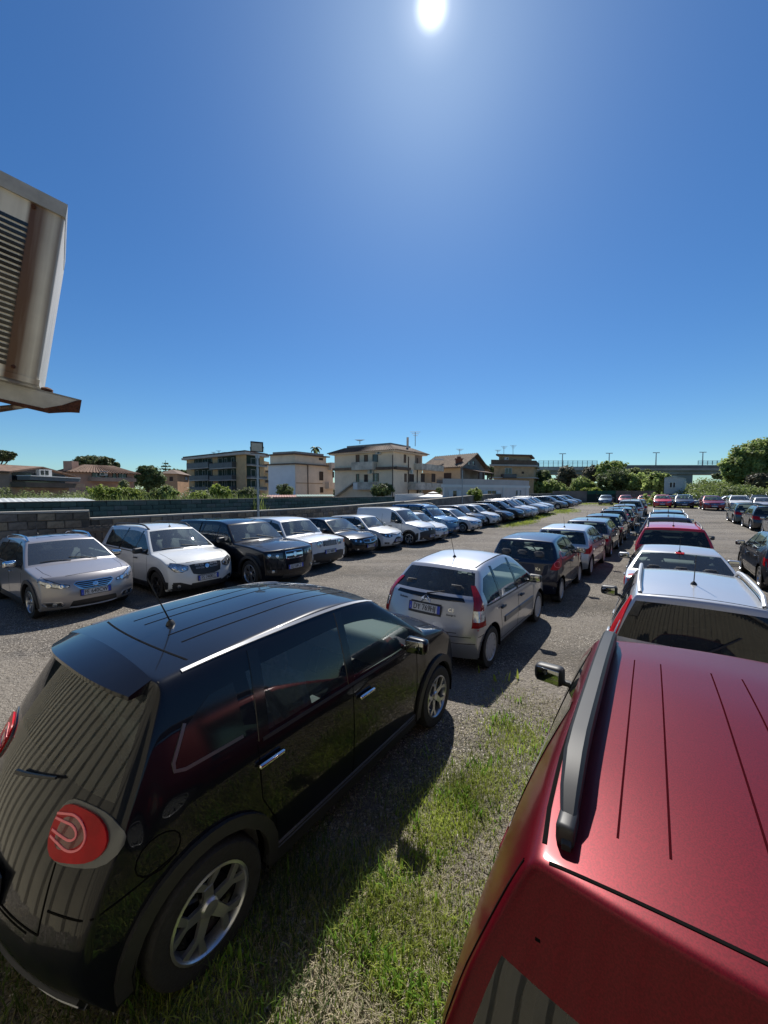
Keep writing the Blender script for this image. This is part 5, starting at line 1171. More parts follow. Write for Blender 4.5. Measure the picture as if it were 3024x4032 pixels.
        if p['seats']:
            xs = p['xr'] + .55
            for sg in (-1, 1):
                o = link(bpy.data.objects.new('seat', seat_mesh()), s.root); o.location = (X(xs), sg * Wd * .21, .36 + (H - 1.5) * .35)
            o = link(bpy.data.objects.new('steering_wheel', steering_mesh()), s.root); o.location = (X(ci + .68), Wd * .21, p['hc'] - .06); o.rotation_euler = (0, R(-25), 0)
            if not p['van']:
                for sg in (-1, 0, 1):
                    o = link(bpy.data.objects.new('seat', seat_mesh()), s.root); o.location = (X(xs + .88), sg * Wd * .23, .36 + (H - 1.5) * .35); o.scale = (1, .8, .88)
        # pillars, seams and trim on the sides
        zt = lambda x: polyval([(e[0], e[1]) for e in s.E if p['xc'] < e[0] < p['xe']], x)
        if not p['van']:
            pl = []
            for xx in ([p['xB'], p['xC']] if p['doors'] == 4 else [p['xB']]):
                if xx < p['xd']: pl.append([(xx + .03, s.belt(xx) + .01), (xx - .03, zt(xx) - .05)])
            s.ribbon('door_pillar', pl, .075, M_gloss, off=.004)
        sill = .30
        lines = []
        dx = [p['fo'] + Ra + .06, p['xB'] + .02, min(p['xC'] + .08, p['fo'] + p['wb'] - Ra * .55)] if p['doors'] == 4 else [p['fo'] + Ra + .06, p['xB'] + .1]
        for i, x in enumerate(dx):
            top = min(s.belt(x), hf + .1 if i == 0 else 9)
            if i == 2: lines.append([(x, top), (x - .02, .72), (p['fo'] + p['wb'] - Ra - .05, .52), (p['fo'] + p['wb'] - Ra - .07, sill)])
            else: lines.append([(x, top), (x, sill)])
        lines.append([(dx[0], sill), (dx[-1] if p['doors'] != 4 else p['fo'] + p['wb'] - Ra - .07, sill)])
        s.ribbon('panel_gap', lines, .007, M_seam, off=.0015)
        s.ribbon('panel_gap', [[(-30, hf - .015), (-15, hf + .0), (0, hf + .003), (15, hf + .0), (30, hf - .015)]], .010, M_seam, mode='F', off=.0015)
        hy = [(p['xh'] + .16, Wd * .36), (lerp(p['xh'], p['xc'], .5), Wd * .395), (p['xc'] + .02, Wd * .40)]
        s.ribbon('panel_gap', [hy, [(a, -b) for a, b in hy]], .007, M_seam, mode='T', off=.0015)
        # window surround gasket
        bl = [(x, s.belt(x) + .012) for x in np.linspace(p['xc'] + .25, (p['xd'] if not p['van'] else p['xB']) - .0, 8)]
        s.ribbon('window_trim', [bl], .022, M_plastic, off=.005)
        # handles
        hm = {'paint': M_paint, 'black': M_plastic, 'chrome': M_chrome}[p['handle']]
        for sg in (1, -1):
            for x in ([p['xB'] - .13, p['xC'] + .0] if p['doors'] == 4 else [p['xB'] - .05]):
                pt, n = s.hit('S', x, s.belt(x) - .12, .022, sg)
                rounded('door_handle', (.19, .028, .032), hm, s.root, pt, bevel=.45, lv=2)
        # mirrors
        mm = {'paint': M_paint, 'black': M_plastic, 'chrome': M_chrome}[p['mirror']]
        for sg in (1, -1):
            xm_ = p['xc'] + .52; zm = s.belt(xm_) + .10; yy = s.hw(xm_, zm)
            m_ = rounded('wing_mirror', (.13, .22, .155), mm, s.root, (X(xm_), sg * (yy + .16), zm), (0, 0, sg * R(-8)), bevel=.38, lv=4,
                         taper=lambda c: Vector((c.x * (1 if c.x < 0 else .75), c.y, c.z * (1 if c.y * sg < 0 else .85))))
            g = rounded('mirror_glass', (.008, .17, .11), M_mirror, m_, (X(xm_) - .064, sg * (yy + .165), zm), (0, 0, sg * R(-8)), bevel=.45)
            rounded('mirror_arm', (.05, .14, .04), M_plastic, m_, (X(xm_) + .01, sg * (yy + .05), zm - .055), bevel=.4)
        # lamps, grille, bumper
        hl = p['hl'] or ([(22, hf - .15), (33, hf - .19), (44, hf - .15), (55, hf - .03)], [(22, hf - .10), (33, hf - .055), (44, hf - .01), (55, hf + .015)])
        s.patch('headlight', hl[0], hl[1], p.get('hlm', M_lens), 'F', .006, mirror=True, cols=3)
        s.ribbon('headlight_rim', [hl[0] + hl[1][::-1] + [hl[0][0]], [(-a, b) for a, b in hl[0] + hl[1][::-1] + [hl[0][0]]]], .014, M_gloss, 'F', .007)
        hz = (hl[0][1][1] + hl[1][1][1]) / 2
        for sg in (1, -1):
            for a_ in (hl[0][1][0] - 2, hl[0][1][0] + 9):
                pt, n = s.hit('F', sg * a_, hz + .003 * (a_ - hl[0][1][0]), .008)
                b = MB(); b.lathe([(.045, 0), (.045, .008), (.036, .012), (.001, .004)], 14, axis='z'); o = b.build('lamp', M_chrome, s.root)
                o.matrix_local = Matrix.Translation(pt) @ n.to_track_quat('Z', 'Y').to_matrix().to_4x4()
        gr = p['gr'] or ([(-17, hf - .20), (0, hf - .215), (17, hf - .20)], [(-19, hf - .09), (0, hf - .075), (19, hf - .09)])
        if gr != 'none':
            s.patch('grille', gr[0], gr[1], M_gloss if p.get('grm') else M_plastic, 'F', .005, cols=4)
            if p.get('grim', 'chrome'):
                s.ribbon('grille_frame', [gr[0] + gr[1][::-1] + [gr[0][0]]], .016, M_chrome if p.get('grim', 'chrome') == 'chrome' else M_plastic, 'F', .011)
            nb = p.get('bars', 2); bars = []
            for k in range(1, nb + 1):
                t = k / (nb + 1); bars.append([(lerp(a[0], b[0], t), lerp(a[1], b[1], t)) for a, b in zip(gr[0], gr[1])])
            if bars: s.ribbon('grille_bar', bars, p.get('barw', .012), p.get('barm', M_chrome), 'F', .013)
        li = p.get('low', ([(-26, .25), (0, .24), (26, .25)], [(-22, .37), (0, .38), (22, .37)]))
        s.patch('air_intake', li[0], li[1], M_plastic, 'F', .005, cols=4)
        for sg in (1, -1):
            fa, fz = p.get('fog', (37, .34))
            s.patch('fog_lamp_surround', [(sg * (fa - 6), fz - .05), (sg * (fa + 7), fz - .03)], [(sg * (fa - 5), fz + .04), (sg * (fa + 8), fz + .05)], M_plastic, 'F', .004)
            pt, n = s.hit('F', sg * fa, fz, .008)
            b = MB(); b.lathe([(.04, -.006), (.04, .006), (.03, .01), (.001, .008)], 12, axis='z'); o = b.build('fog_lamp', M_lens, s.root)
            o.matrix_local = Matrix.Translation(pt) @ n.to_track_quat('Z', 'Y').to_matrix().to_4x4()
        if p.get('pz', .44): s.plate_at('F', p.get('pz', .44), p['plate'] if p.get('face', 'F') == 'F' else '')
        # emblem
        ez = p.get('ez', hf - .06 if gr == 'none' else (gr[0][len(gr[0]) // 2][1] + gr[1][len(gr[1]) // 2][1]) / 2)
        pt, n = s.hit('F', 0, ez, .014); b = MB(); rr = p.get('er', .05)
        b.lathe([(rr, -.008), (rr, .006), (rr * .8, .009), (rr * .78, .003), (.001, .004)], 16, axis='z'); b.box(-rr * .15, rr * .15, -rr * .7, rr * .7, 0, .009); b.box(-rr * .6, rr * .6, -rr * .12, rr * .12, 0, .009)
        o = b.build('emblem', M_chrome, s.root); o.matrix_local = Matrix.Translation(pt) @ n.to_track_quat('Z', 'Y').to_matrix().to_4x4()
        # rear
        zg = p['zg']
        tl = p['tl'] or ([(31, zg - .26), (42, zg - .25), (56, zg - .20)], [(31, zg - .12), (42, zg - .04), (56, zg - .01)])
        s.patch('tail_light', tl[0], tl[1], M_red, 'B', .008, mirror=True, cols=3, rows=5)
        s.ribbon('panel_gap', [[(-30, .60), (0, .58), (30, .60)]], .008, M_seam, 'B', .0015)
        pzr = p.get('pzr', zg - .19)
        s.plate_at('B', pzr, p['plate'] if p.get('face', 'F') == 'B' else '')
        if p.get('bumpdark'):
            s.patch('bumper_trim', [(-52, .22), (-25, .22), (0, .22), (25, .22), (52, .22)], [(-52, .38), (-25, .42), (0, .43), (25, .42), (52, .38)], M_plastic, 'B', .004, cols=4)
        # wipers, antenna
        for sg in (0, 1):
            y0 = -Wd * .05 + sg * Wd * .28; pts = []
            for t in (0, .25, .5, .75, 1):
                pt, n = s.hit('T', p['xc'] + .02 + .10 * t + .03, y0 - .5 * t * Wd / 1.75, .012); pts.append(pt)
            b = MB(); b.tube(pts, .008, 5); b.build('wiper', M_plastic, s.root)
        if p['antenna']:
            xa = p['antenna'] * L; pt, n = s.hit('T', xa, 0, 0)
            b = MB(); b.lathe([(.032, 0), (.024, .02), (.010, .035)], 12, axis='z'); b.tube([(0, 0, .02), (-.05 - .18 * .5, 0, .05 + .30)], [.006, .0035], 5)
            o = b.build('aerial', M_plastic, s.root); o.location = pt; o.scale = (1, 1, 1)
        if p['rails']:
            rm_ = {'black': M_plastic, 'silver': M_cap, 'chrome': M_chrome}[p['rails']]
            xa, xb = p['xr'] + .10, p['xe'] - .12
            for sg in (1, -1):
                pts = []
                for t in np.linspace(0, 1, 11):
                    x = lerp(xa, xb, t); e = s.hw(x, H - .08) * .93; pt, n = s.hit('T', x, sg * e, 0)
                    up = .055 * min(1, min(t, 1 - t) / .10) ** .6 + .004
                    pts.append(pt + Vector((0, 0, up)))
                b = MB(); b.tube(pts, .021, 8); b.build('roof_rail', rm_, s.root)
        if p['cladding']:
            for sg in (1, -1):
                for xf in (p['fo'], p['fo'] + p['wb']):
                    cl = MB()
                    vs = []; n_ = 16
                    for k in range(n_ + 1):
                        a = -.18 + (math.pi + .36) * k / n_
                        for rr in (Ra - .012, Ra + .06):
                            xx, zz = X(xf) + rr * math.cos(a), p['wr'] + .01 + rr * math.sin(a)
                            vs.append((xx, sg * (s.hw(L / 2 - xx, max(.2, zz)) + (.022 if rr > Ra else .024)), max(.2, zz)))
                    b = len(vs); vs += [(v[0], v[1] - sg * .05, v[2]) for v in vs]
                    fs = [(2 * k, 2 * k + 1, 2 * k + 3, 2 * k + 2) for k in range(n_)] + [(2 * k, 2 * k + 2, b + 2 * k + 2, b + 2 * k) for k in range(n_)] + [(2 * k + 1, b + 2 * k + 1, b + 2 * k + 3, 2 * k + 3) for k in range(n_)]
                    cl.add(vs, fs); cl.build('wheel_arch_trim', M_plastic, s.root)
            s.ribbon('sill_trim', [[(p['fo'] + Ra + .02, .27), (p['fo'] + p['wb'] - Ra - .02, .27)]], .13, M_plastic, off=.008)
        if p.get('extra'): p['extra'](s)

def build_types(specs):
    """all the smoothed body cages in one evaluation"""
    cs = {k: Car(v, 'parked_car') for k, v in specs.items()}
    texts = {}
    bpy.context.view_layer.update(); dg = bpy.context.evaluated_depsgraph_get()
    ms = {k: bpy.data.meshes.new_from_object(c.tmp.evaluated_get(dg)) for k, c in cs.items()}
    for k, c in cs.items(): bpy.data.objects.remove(c.tmp); c.tmp = None
    for k, c in cs.items(): c.finish(ms[k])
    return cs
# ------------------------------------------------------------------ colours of the cars
P = dict(
 black=paint('black_paint', (.005, .006, .010), metal=.1, rough=.3, dust=.02, spec=.08, ior=1.38), dark=paint('dark_blue_paint', (.008, .011, .022), metal=.3, dust=.07),
 navy=paint('navy_paint', (.006, .009, .024), metal=.2, dust=.06), anth=paint('anthracite_paint', (.045, .047, .055), metal=.5, dust=.1),
 silver=paint('silver_paint', (.40, .41, .435), metal=.55, rough=.32), lsilver=paint('light_silver_paint', (.50, .51, .53), metal=.45, rough=.34),
 beige=paint('beige_grey_paint', (.33, .315, .32), metal=.5), grey=paint('grey_paint', (.16, .165, .18), metal=.5), white=paint('white_paint', (.60, .62, .625), dust=.08),
 pearl=paint('pearl_white_paint', (.60, .62, .64), metal=.1), blue=paint('blue_paint', (.035, .13, .27), metal=.35), teal=paint('grey_blue_paint', (.05, .09, .12), metal=.4),
 red=paint('red_paint', (.122, .002, .008), metal=.35, rough=.42, dust=.01, spec=.2, ior=1.2, flake=.35, coat=.7), bred=paint('bright_red_paint', (.52, .016, .026), metal=.0, dust=.06), ored=paint('orange_red_paint', (.50, .03, .012), metal=.05, dust=.06),
 dred=paint('dark_red_paint', (.20, .006, .012), metal=.3, dust=.06))

for l_ in list(P['red'].node_tree.links):
    if l_.to_socket.name == 'Coat Roughness': P['red'].node_tree.links.remove(l_)
P['red'].node_tree.nodes['Principled BSDF'].inputs['Coat Roughness'].default_value = .13
def chevrons(s):
    pt, n = s.hit('B', 0, .965, .010); b = MB()
    for k in (0, 1):
        z = k * .038
        for sg in (-1, 1):
            b.add([(0, z + .03, .004), (0, z + .048, .004), (sg * .075, z - .012, .004), (sg * .075, z - .036, .004),
                   (0, z + .03, -.004), (0, z + .048, -.004), (sg * .075, z - .012, -.004), (sg * .075, z - .036, -.004)],
                  [(0, 1, 2, 3), (4, 7, 6, 5), (0, 4, 5, 1), (1, 5, 6, 2), (2, 6, 7, 3), (3, 7, 4, 0)])
    o = b.build('emblem', M_chrome, s.root, smooth=False); o.matrix_local = Matrix.Translation(pt) @ Matrix(((0, 0, -1), (-1, 0, 0), (0, 1, 0))).to_4x4()
def rear_text(s, txt, a, z, size, m=None):
    pt, n = s.hit('B', a, z, .006); o = link(bpy.data.objects.new('lettering', text_mesh(txt, size, m or M_chrome, .003)), s.root)
    f = Vector((n.x, n.y, n.z)).normalized(); rt = Vector((0, 0, 1)).cross(f).normalized(); up = f.cross(rt)
    o.matrix_local = Matrix(((rt.x, up.x, f.x, pt.x), (rt.y, up.y, f.y, pt.y), (rt.z, up.z, f.z, pt.z), (0, 0, 0, 1)))
def rear_wiper(s, a0, z0, a1, z1):
    pts = [s.hit('B', lerp(a0, a1, t), lerp(z0, z1, t), .025)[0] for t in np.linspace(0, 1, 6)]
    b = MB(); b.tube(pts, [.014, .012, .010, .009, .008, .007], 6); b.lathe([(.03, -.01), (.03, .012), (.001, .02)], 10, axis='z', c=(0, 0, 0))
    o = b.build('rear_wiper', M_plastic, s.root)
def roof_ribs(s, xa, xb, ys, m, w=.012, off=.004):
    s.ribbon('roof_rib', [[(xa, y), (lerp(xa, xb, .5), y), (xb, y)] for y in ys], w, m, 'T', off, step=.12)

def x_mpv(s):              # the big black car in the foreground
    p = s.p; L = s.L
    for sg in (1, -1):
        def egg(c, hw_, zc, hh, n=13, sgn=1):
            r = []
            for q in np.linspace(-1, 1, n):
                u = math.sin(q * math.pi / 2); r.append((c + hw_ * u, zc + .018 * u + sgn * hh * (1 - .18 * u) * math.sqrt(max(0, 1 - abs(u) ** 3.4))))
            return r
        f = lambda q: [(a * sg, z) for a, z in q]
        s.patch('tail_light_surround', f(egg(42.0, 11.4, .995, .099, sgn=-1)), f(egg(42.0, 11.4, .995, .099)), M_grey_surround, 'B', .006, rows=6, cols=1)
        t = s.patch('tail_light', f(egg(40.6, 9.4, .992, .086, sgn=-1)), f(egg(40.6, 9.4, .992, .086)), M_red, 'B', .017, rows=8, cols=1)[0]
        s.patch('lamp_inner_lens', f(egg(39.0, 5.0, .992, .050, sgn=-1)), f(egg(39.0, 5.0, .992, .050)), M_redd, 'B', .0185, rows=4, cols=1, skirt=0)
        inn = [(32.2, 1.028)] + [(39 + 5.2 * math.sin(a), .995 + .054 * math.cos(a)) for a in np.linspace(-.4, math.pi + .4, 21)] + [(32.2, .955)]
        in2 = [(32.2, 1.013)] + [(38.5 + 2.8 * math.sin(a), .995 + .024 * math.cos(a)) for a in np.linspace(-.1, math.pi + .1, 13)] + [(32.2, .975)]
        s.ribbon('light_ring', [f(inn), f(in2)], .009, M_pinkline, 'B', .0215, step=.015)
    P_ = [(-1, 1), (1, 1)]
    roof_ribs(s, p['xr'] + .10, p['xe'] - .34, (-.34, -.17, .17, .34), M_seam, .010, .002)
    for sg in (1, -1):
        s.ribbon('roof_drip_rail', [[(x, sg * (s.hw(x, 1.60) - .015)) for x in np.linspace(p['xr'] - .05, p['xe'] - .18, 8)]], .022, M_cap, 'T', .006)
    s.ribbon('panel_gap', [[(p['xe'] - .20 - .05 * (y / .55) ** 2, y) for y in np.linspace(-.66, .66, 13)]], .012, M_seam, 'T', .002)
    # spoiler lip over the rear window
    vs = []; fs = []; n = 13
    for i, y in enumerate(np.linspace(-.60, .60, n)):
        k = abs(y / .60); x0 = L / 2 - p['xe'] + .05; xt = x0 - .20 + .09 * k ** 2.5
        zt = 1.605 - .05 * k ** 2
        vs += [(x0, y, zt + .006), (xt, y * .99, zt - .042), (xt - .002, y * .99, zt - .062), (x0 - .02, y, zt - .055)]
    for i in range(n - 1):
        for q in range(3): fs.append((i * 4 + q, (i + 1) * 4 + q, (i + 1) * 4 + q + 1, i * 4 + q + 1))
    b = MB(); b.add(vs, fs + [(0, 1, 2, 3), ((n - 1) * 4 + 3, (n - 1) * 4 + 2, (n - 1) * 4 + 1, (n - 1) * 4)]); fix_normals(b.build('rear_spoiler', M_paint, s.root))
    rear_wiper(s, 2, 1.03, -26, 1.12)
    s.ribbon('panel_gap', [[(-38, 1.03), (-36, .95), (-35, .8), (-34, .62)], [(38, 1.03), (36, .95), (35, .8), (34, .62)], [(-34, .62), (0, .60), (34, .62)], [(-64, .78), (-50, .74), (-36, .72)], [(64, .78), (50, .74), (36, .72)]], .008, M_seam, 'B', .002, step=.04)
    s.patch('bumper_trim', [(-44, .23), (-20, .22), (0, .22), (20, .22), (44, .23)], [(-44, .36), (-20, .40), (0, .41), (20, .40), (44, .36)], M_plastic, 'B', .012, cols=4)
    s.ribbon('bumper_strip', [[(-44, .30), (-30, .285), (0, .28), (30, .285), (44, .30)]], .05, M_cap, 'B', .016)
    # fuel flap
    q = [(3.12, 1.13), (3.11, 1.44), (3.14, 1.475), (3.22, 1.485), (3.36, 1.465), (3.46, 1.40), (3.54, 1.30), (3.59, 1.20), (3.585, 1.155), (3.55, 1.135), (3.12, 1.13)]
    for sg in (1, -1):
        s.patch('quarter_window', [(3.16, 1.14), (3.36, 1.145), (3.57, 1.16)], [(3.17, 1.43), (3.32, 1.42), (3.47, 1.33)], M_gloss, 'S', .003, side=sg, rows=4); s.ribbon('edge_reflection', [[(3.475, 1.345), (3.56, 1.20), (3.56, 1.165), (3.51, 1.150), (3.18, 1.145)]], .017, M_grey_surround, 'S', .006, step=.03, sides=(sg,))  # grey ribbon paints the sky's reflection along the quarter glass border
    c = [(3.66 + .10 * math.cos(a), .84 + .085 * math.sin(a)) for a in np.linspace(0, 2 * math.pi, 17)]
    s.ribbon('fuel_flap_gap', [c], .006, M_seam, 'S', .002, sides=(-1,), step=.03)
    rear_text(s, '500L', 17, .80, .10)
    s.ribbon('sill_trim', [[(1.25, .26), (3.05, .26)]], .11, M_plastic, off=.010)
def x_qubo(s):
    p = s.p
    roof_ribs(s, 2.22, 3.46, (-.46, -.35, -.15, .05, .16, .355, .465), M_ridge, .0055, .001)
    s.ribbon('panel_gap', [[(p['xe'] - .07, y) for y in np.linspace(-.60, .60, 17)]], .008, M_seam, 'T', .002)
    ye = lambda x: s.hw(x, 1.62) - .035
    for sg in (1, -1):
        s.ribbon('panel_gap', [[(x, sg * ye(x)) for x in np.linspace(p['xr'], p['xe'], 9)]], .012, M_seam, 'T', .002)
        L = s.L; vs = []; pts = []
        xa, xb = 1.86, 3.56
        b = MB(); n = 15; prof = [(-.030, 0), (-.031, .050), (-.020, .064), (.020, .064), (.031, .050), (.030, 0)]
        vs = []; fs = []
        for i in range(n):
            t = i / (n - 1); x = lerp(xa, xb, t); yy = sg * (ye(x) - .052); pt, nn = s.hit('T', x, yy, 0)
            endk = min(1, min(t, 1 - t) / .13); rise = .045 * endk ** .6
            hh = .25 + .75 * endk ** .5
            for (a, h) in prof:
                base = pt.z + (rise if h else max(-.004, rise - .012))
                vs.append((pt.x, pt.y + a * (.35 + .65 * endk ** .5), base + (h * hh if h else (0 if endk < .7 else .0))))
        m_ = len(prof)
        for i in range(n - 1):
            for q in range(m_): fs.append((i * m_ + q, i * m_ + (q + 1) % m_, (i + 1) * m_ + (q + 1) % m_, (i + 1) * m_ + q))
        b.add(vs, fs + [tuple(range(m_)), tuple(range((n - 1) * m_, n * m_))[::-1]])
        o = fix_normals(b.build('roof_rail', M_railgrey, s.root))
        for xx in (xa + .06, (xa + xb) / 2, xb - .06):
            pt, nn = s.hit('T', xx, sg * (ye(xx) - .052), 0)
            rounded('rail_foot', (.10, .045, .06), M_plastic, o, (pt.x, pt.y, pt.z + .02), bevel=.3)
        s.ribbon('side_seam', [[(3.60, 1.60), (3.68, 1.2), (3.70, .8)]], .007, M_seam, 'S', .003, sides=(sg,))
    for a, b in ((.1, 2.9), (-.12, 3.05), (.03, 2.95)):   # petals or droppings lying on the roof
        pt, n = s.hit('T', b, a - .05, .003); m = MB(); m.lathe([(.012, 0), (.008, .003), (.001, .004)], 8, axis='z'); o = m.build('dropping', M_paper, s.root); o.location = pt
def x_c3(s):
    p = s.p; chevrons(s); rear_wiper(s, 0, 1.05, -19, 1.10)
    s.patch('window_surround', [(-38, 1.0), (0, .995), (38, 1.0)], [(-37, 1.05), (0, 1.055), (37, 1.05)], M_gloss, 'B', .004, cols=4)
    for sg in (1, -1):
        f = lambda q: [(a * sg, z) for a, z in q]
        s.patch('tail_light', f([(41, .68), (55, .68)]), f([(46.5, 1.20), (50.5, 1.20)]), M_c3red, 'B', .012, rows=8)
        s.patch('reversing_lamp', f([(42.5, .76), (53.5, .76)]), f([(43.5, .90), (53, .90)]), M_lens, 'B', .016, rows=2)
        s.ribbon('roof_seam', [[(x, sg * (s.hw(x, 1.47) - .03)) for x in np.linspace(p['xr'], p['xe'], 8)]], .02, M_seam, 'T', .002)
    s.ribbon('side_moulding', [[(1.18, .58), (1.98, .58)], [(2.02, .58), (2.68, .58)]], .085, M_paint, 'S', .014)
    s.ribbon('panel_gap', [[(-58, .565), (-40, .555), (0, .545), (40, .555), (58, .565)], [(-58, .47), (0, .45), (58, .47)]], .008, M_seam, 'B', .002)
    s.patch('plate_recess', [(-17, .775), (17, .775)], [(-17, .935), (17, .935)], M_plastic, 'B', .006)
    rear_text(s, 'C3', -26, .88, .07); rear_text(s, 'Exclusive', 27, .95, .045, M_ink)
    rear_text(s, 'Energy G', -26, .82, .036, M_ink)
def x_ka(s):
    for sg in (1, -1):
        f = lambda q: [(a * sg, z) for a, z in q]
        s.patch('tail_light', f([(39, .80), (46, .79), (58, .86)]), f([(43, .93), (50, 1.03), (60, 1.05)]), M_red, 'B', .014, rows=6)
        c = [(49 + 5 * math.cos(a), .915 + .065 * math.sin(a)) for a in np.linspace(0, 2 * math.pi, 15)]
        s.ribbon('light_ring', [f(c)], .008, M_pinkline, 'B', .018, step=.02)
    rear_text(s, 'Ka', -24, .80, .10); rear_wiper(s, 2, .95, 20, .99)
def x_round(s):
    for sg in (1, -1):
        f = lambda q: [(a * sg, z) for a, z in q]
        zz = s.p['zg']
        s.patch('tail_light', f([(40, zz - .22), (48, zz - .23), (60, zz - .14)]), f([(42, zz - .10), (50, zz - .03), (61, zz + .01)]), M_red, 'B', .014, rows=6)
    rear_wiper(s, 2, zz + .02, 20, zz + .06)
def x_tall_light(s):       # lamps standing beside the rear window
    p = s.p
    for sg in (1, -1):
        f = lambda q: [(a * sg, z) for a, z in q]
        s.patch('tail_light', f([(41, p['zg'] - .12), (54, p['zg'] - .12)]), f([(38.5, p['ze'] - .09), (45, p['ze'] - .08)]), M_red, 'B', .012, rows=8)
        s.patch('reversing_lamp', f([(40, p['zg'] - .21), (56, p['zg'] - .21)]), f([(41, p['zg'] - .13), (55, p['zg'] - .13)]), M_lens, 'B', .012, rows=2)
    rear_wiper(s, 0, p['zg'] + .03, -20, p['zg'] + .25)
    s.ribbon('panel_gap', [[(p['xe'] - .07, y) for y in np.linspace(-.5, .5, 7)]] + [[(x, sg * (s.hw(x, p['H'] - .06) - .035)) for x in np.linspace(p['xr'], p['xe'], 8)] for sg in (1, -1)], .010, M_seam, 'T', .002)
def x_third_light(s):
    s.patch('third_brake_light', [(-11, s.p['ze'] - .035), (11, s.p['ze'] - .035)], [(-11, s.p['ze'] - .01), (11, s.p['ze'] - .01)], M_red, 'B', .012, rows=1)
def x_jeepface(s):
    hf = s.p['hf']
    for k in range(-3, 4):
        a = k * 4.6; s.ribbon('grille_slot', [[(a - 1.3, hf - .18), (a - 1.3, hf - .05), (a + 1.3, hf - .05), (a + 1.3, hf - .18), (a - 1.3, hf - .18)]], .012, M_cap, 'F', .014, step=.05)
    for sg in (1, -1):
        pt, n = s.hit('F', sg * 27, hf - .115, .012); b = MB(); b.lathe([(.105, -.01), (.105, .012), (.09, .018), (.08, .004), (.001, .008)], 20, axis='z'); o = b.build('headlight', M_lens, s.root)
        o.matrix_local = Matrix.Translation(pt) @ n.to_track_quat('Z', 'Y').to_matrix().to_4x4()
        f = lambda q: [(a * sg, z) for a, z in q]
        s.patch('indicator', f([(41, hf - .17), (46, hf - .17)]), f([(41, hf - .06), (46, hf - .06)]), M_orange, 'F', .008, rows=2)
        s.patch('lower_bumper', f([(0, .22), (15, .22), (30, .22), (55, .24)]), f([(0, .60), (15, .60), (30, .60), (55, .52)]), M_plastic, 'F', .006, rows=5)
    pt, n = s.hit('T', .10, 0, .01)
    o = link(bpy.data.objects.new('lettering', text_mesh('Jeep', .09, M_ink)), s.root); o.location = s.hit('F', 0, hf - .015, .012)[0]; o.rotation_euler = (R(90), 0, R(90))
def x_dacia(s):
    hf = s.p['hf']
    for sg in (1, -1):
        for (a, z) in ((8, hf - .10), (15, hf - .095), (7.5, hf - .165), (14, hf - .16)):
            s.ribbon('grille_slot', [[(sg * (a - 2.6), z - .012), (sg * (a + 2.6), z - .012), (sg * (a + 2.6), z + .012), (sg * (a - 2.6), z + .012), (sg * (a - 2.6), z - .012)]], .008, M_cap, 'F', .014, step=.05)
        f = lambda q: [(a * sg, z) for a, z in q]
        s.patch('lower_bumper', f([(0, .21), (20, .21), (40, .21), (58, .22)]), f([(0, .32), (20, .31), (36, .42), (58, .44)]), M_plastic, 'F', .006, rows=4)
def x_darkbumper(s):
    for sg in (1, -1):
        f = lambda q: [(a * sg, z) for a, z in q]
        s.patch('lower_bumper', f([(0, .21), (20, .21), (40, .21), (58, .24)]), f([(0, .72), (20, .72), (40, .68), (56, .60)]), M_plastic, 'F', .006, rows=5)
def x_yaris(s):
    s.ribbon('grille_wing', [[(-24, .74), (-8, .70), (0, .66), (8, .70), (24, .74)]], .03, M_gloss, 'F', .014)
def x_canopy(s):
    L = s.L; s.ribbon('canopy_gap', [[(3.42, .8), (3.42, 1.72)]], .05, M_seam, 'S', .004)
    s.ribbon('canopy_gap', [[(3.42, y) for y in np.linspace(-.68, .68, 7)]], .05, M_seam, 'T', .004)
def x_panorama(s):
    p = s.p; s.patch('glass_roof', [(p['xr'] + .25, -.40), (p['xr'] + .25, .40)], [(p['xe'] - .25, -.40), (p['xe'] - .25, .40)], M_gloss, 'T', .003, rows=6)
    s.ribbon('bumper_strip', [[(-26, .245), (-20, .225), (0, .225), (20, .225), (26, .245)]], .025, M_cap, 'F', .016)
    for sg in (1, -1): s.ribbon('fog_lamp_frame', [[(sg * a, z) for a, z in ((30, .32), (32, .375), (47, .39), (49, .36), (46, .30), (32, .285), (30, .32))]], .014, M_chrome, 'F', .012, step=.04)
def x_van(s): x_darkbumper(s); s.ribbon('panel_gap', [[(2.45, .35), (2.45, 1.5)]], .008, M_seam, 'S', .002)
def x_compound(*fs):
    def g(s):
        for f in fs: f(s)
    return g
M_grey_surround = mat('satin_grey_surround', (.13, .135, .14), .35, metal=.6, coat=.15)
M_c3red = mat('deep_lamp_red', (.30, .006, .010), .2, coat=.5, noise=.3, nscale=9)
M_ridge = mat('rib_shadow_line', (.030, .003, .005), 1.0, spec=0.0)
M_railgrey = mat('rail_grey', (.014, .015, .017), .5, noise=.2, nscale=10)

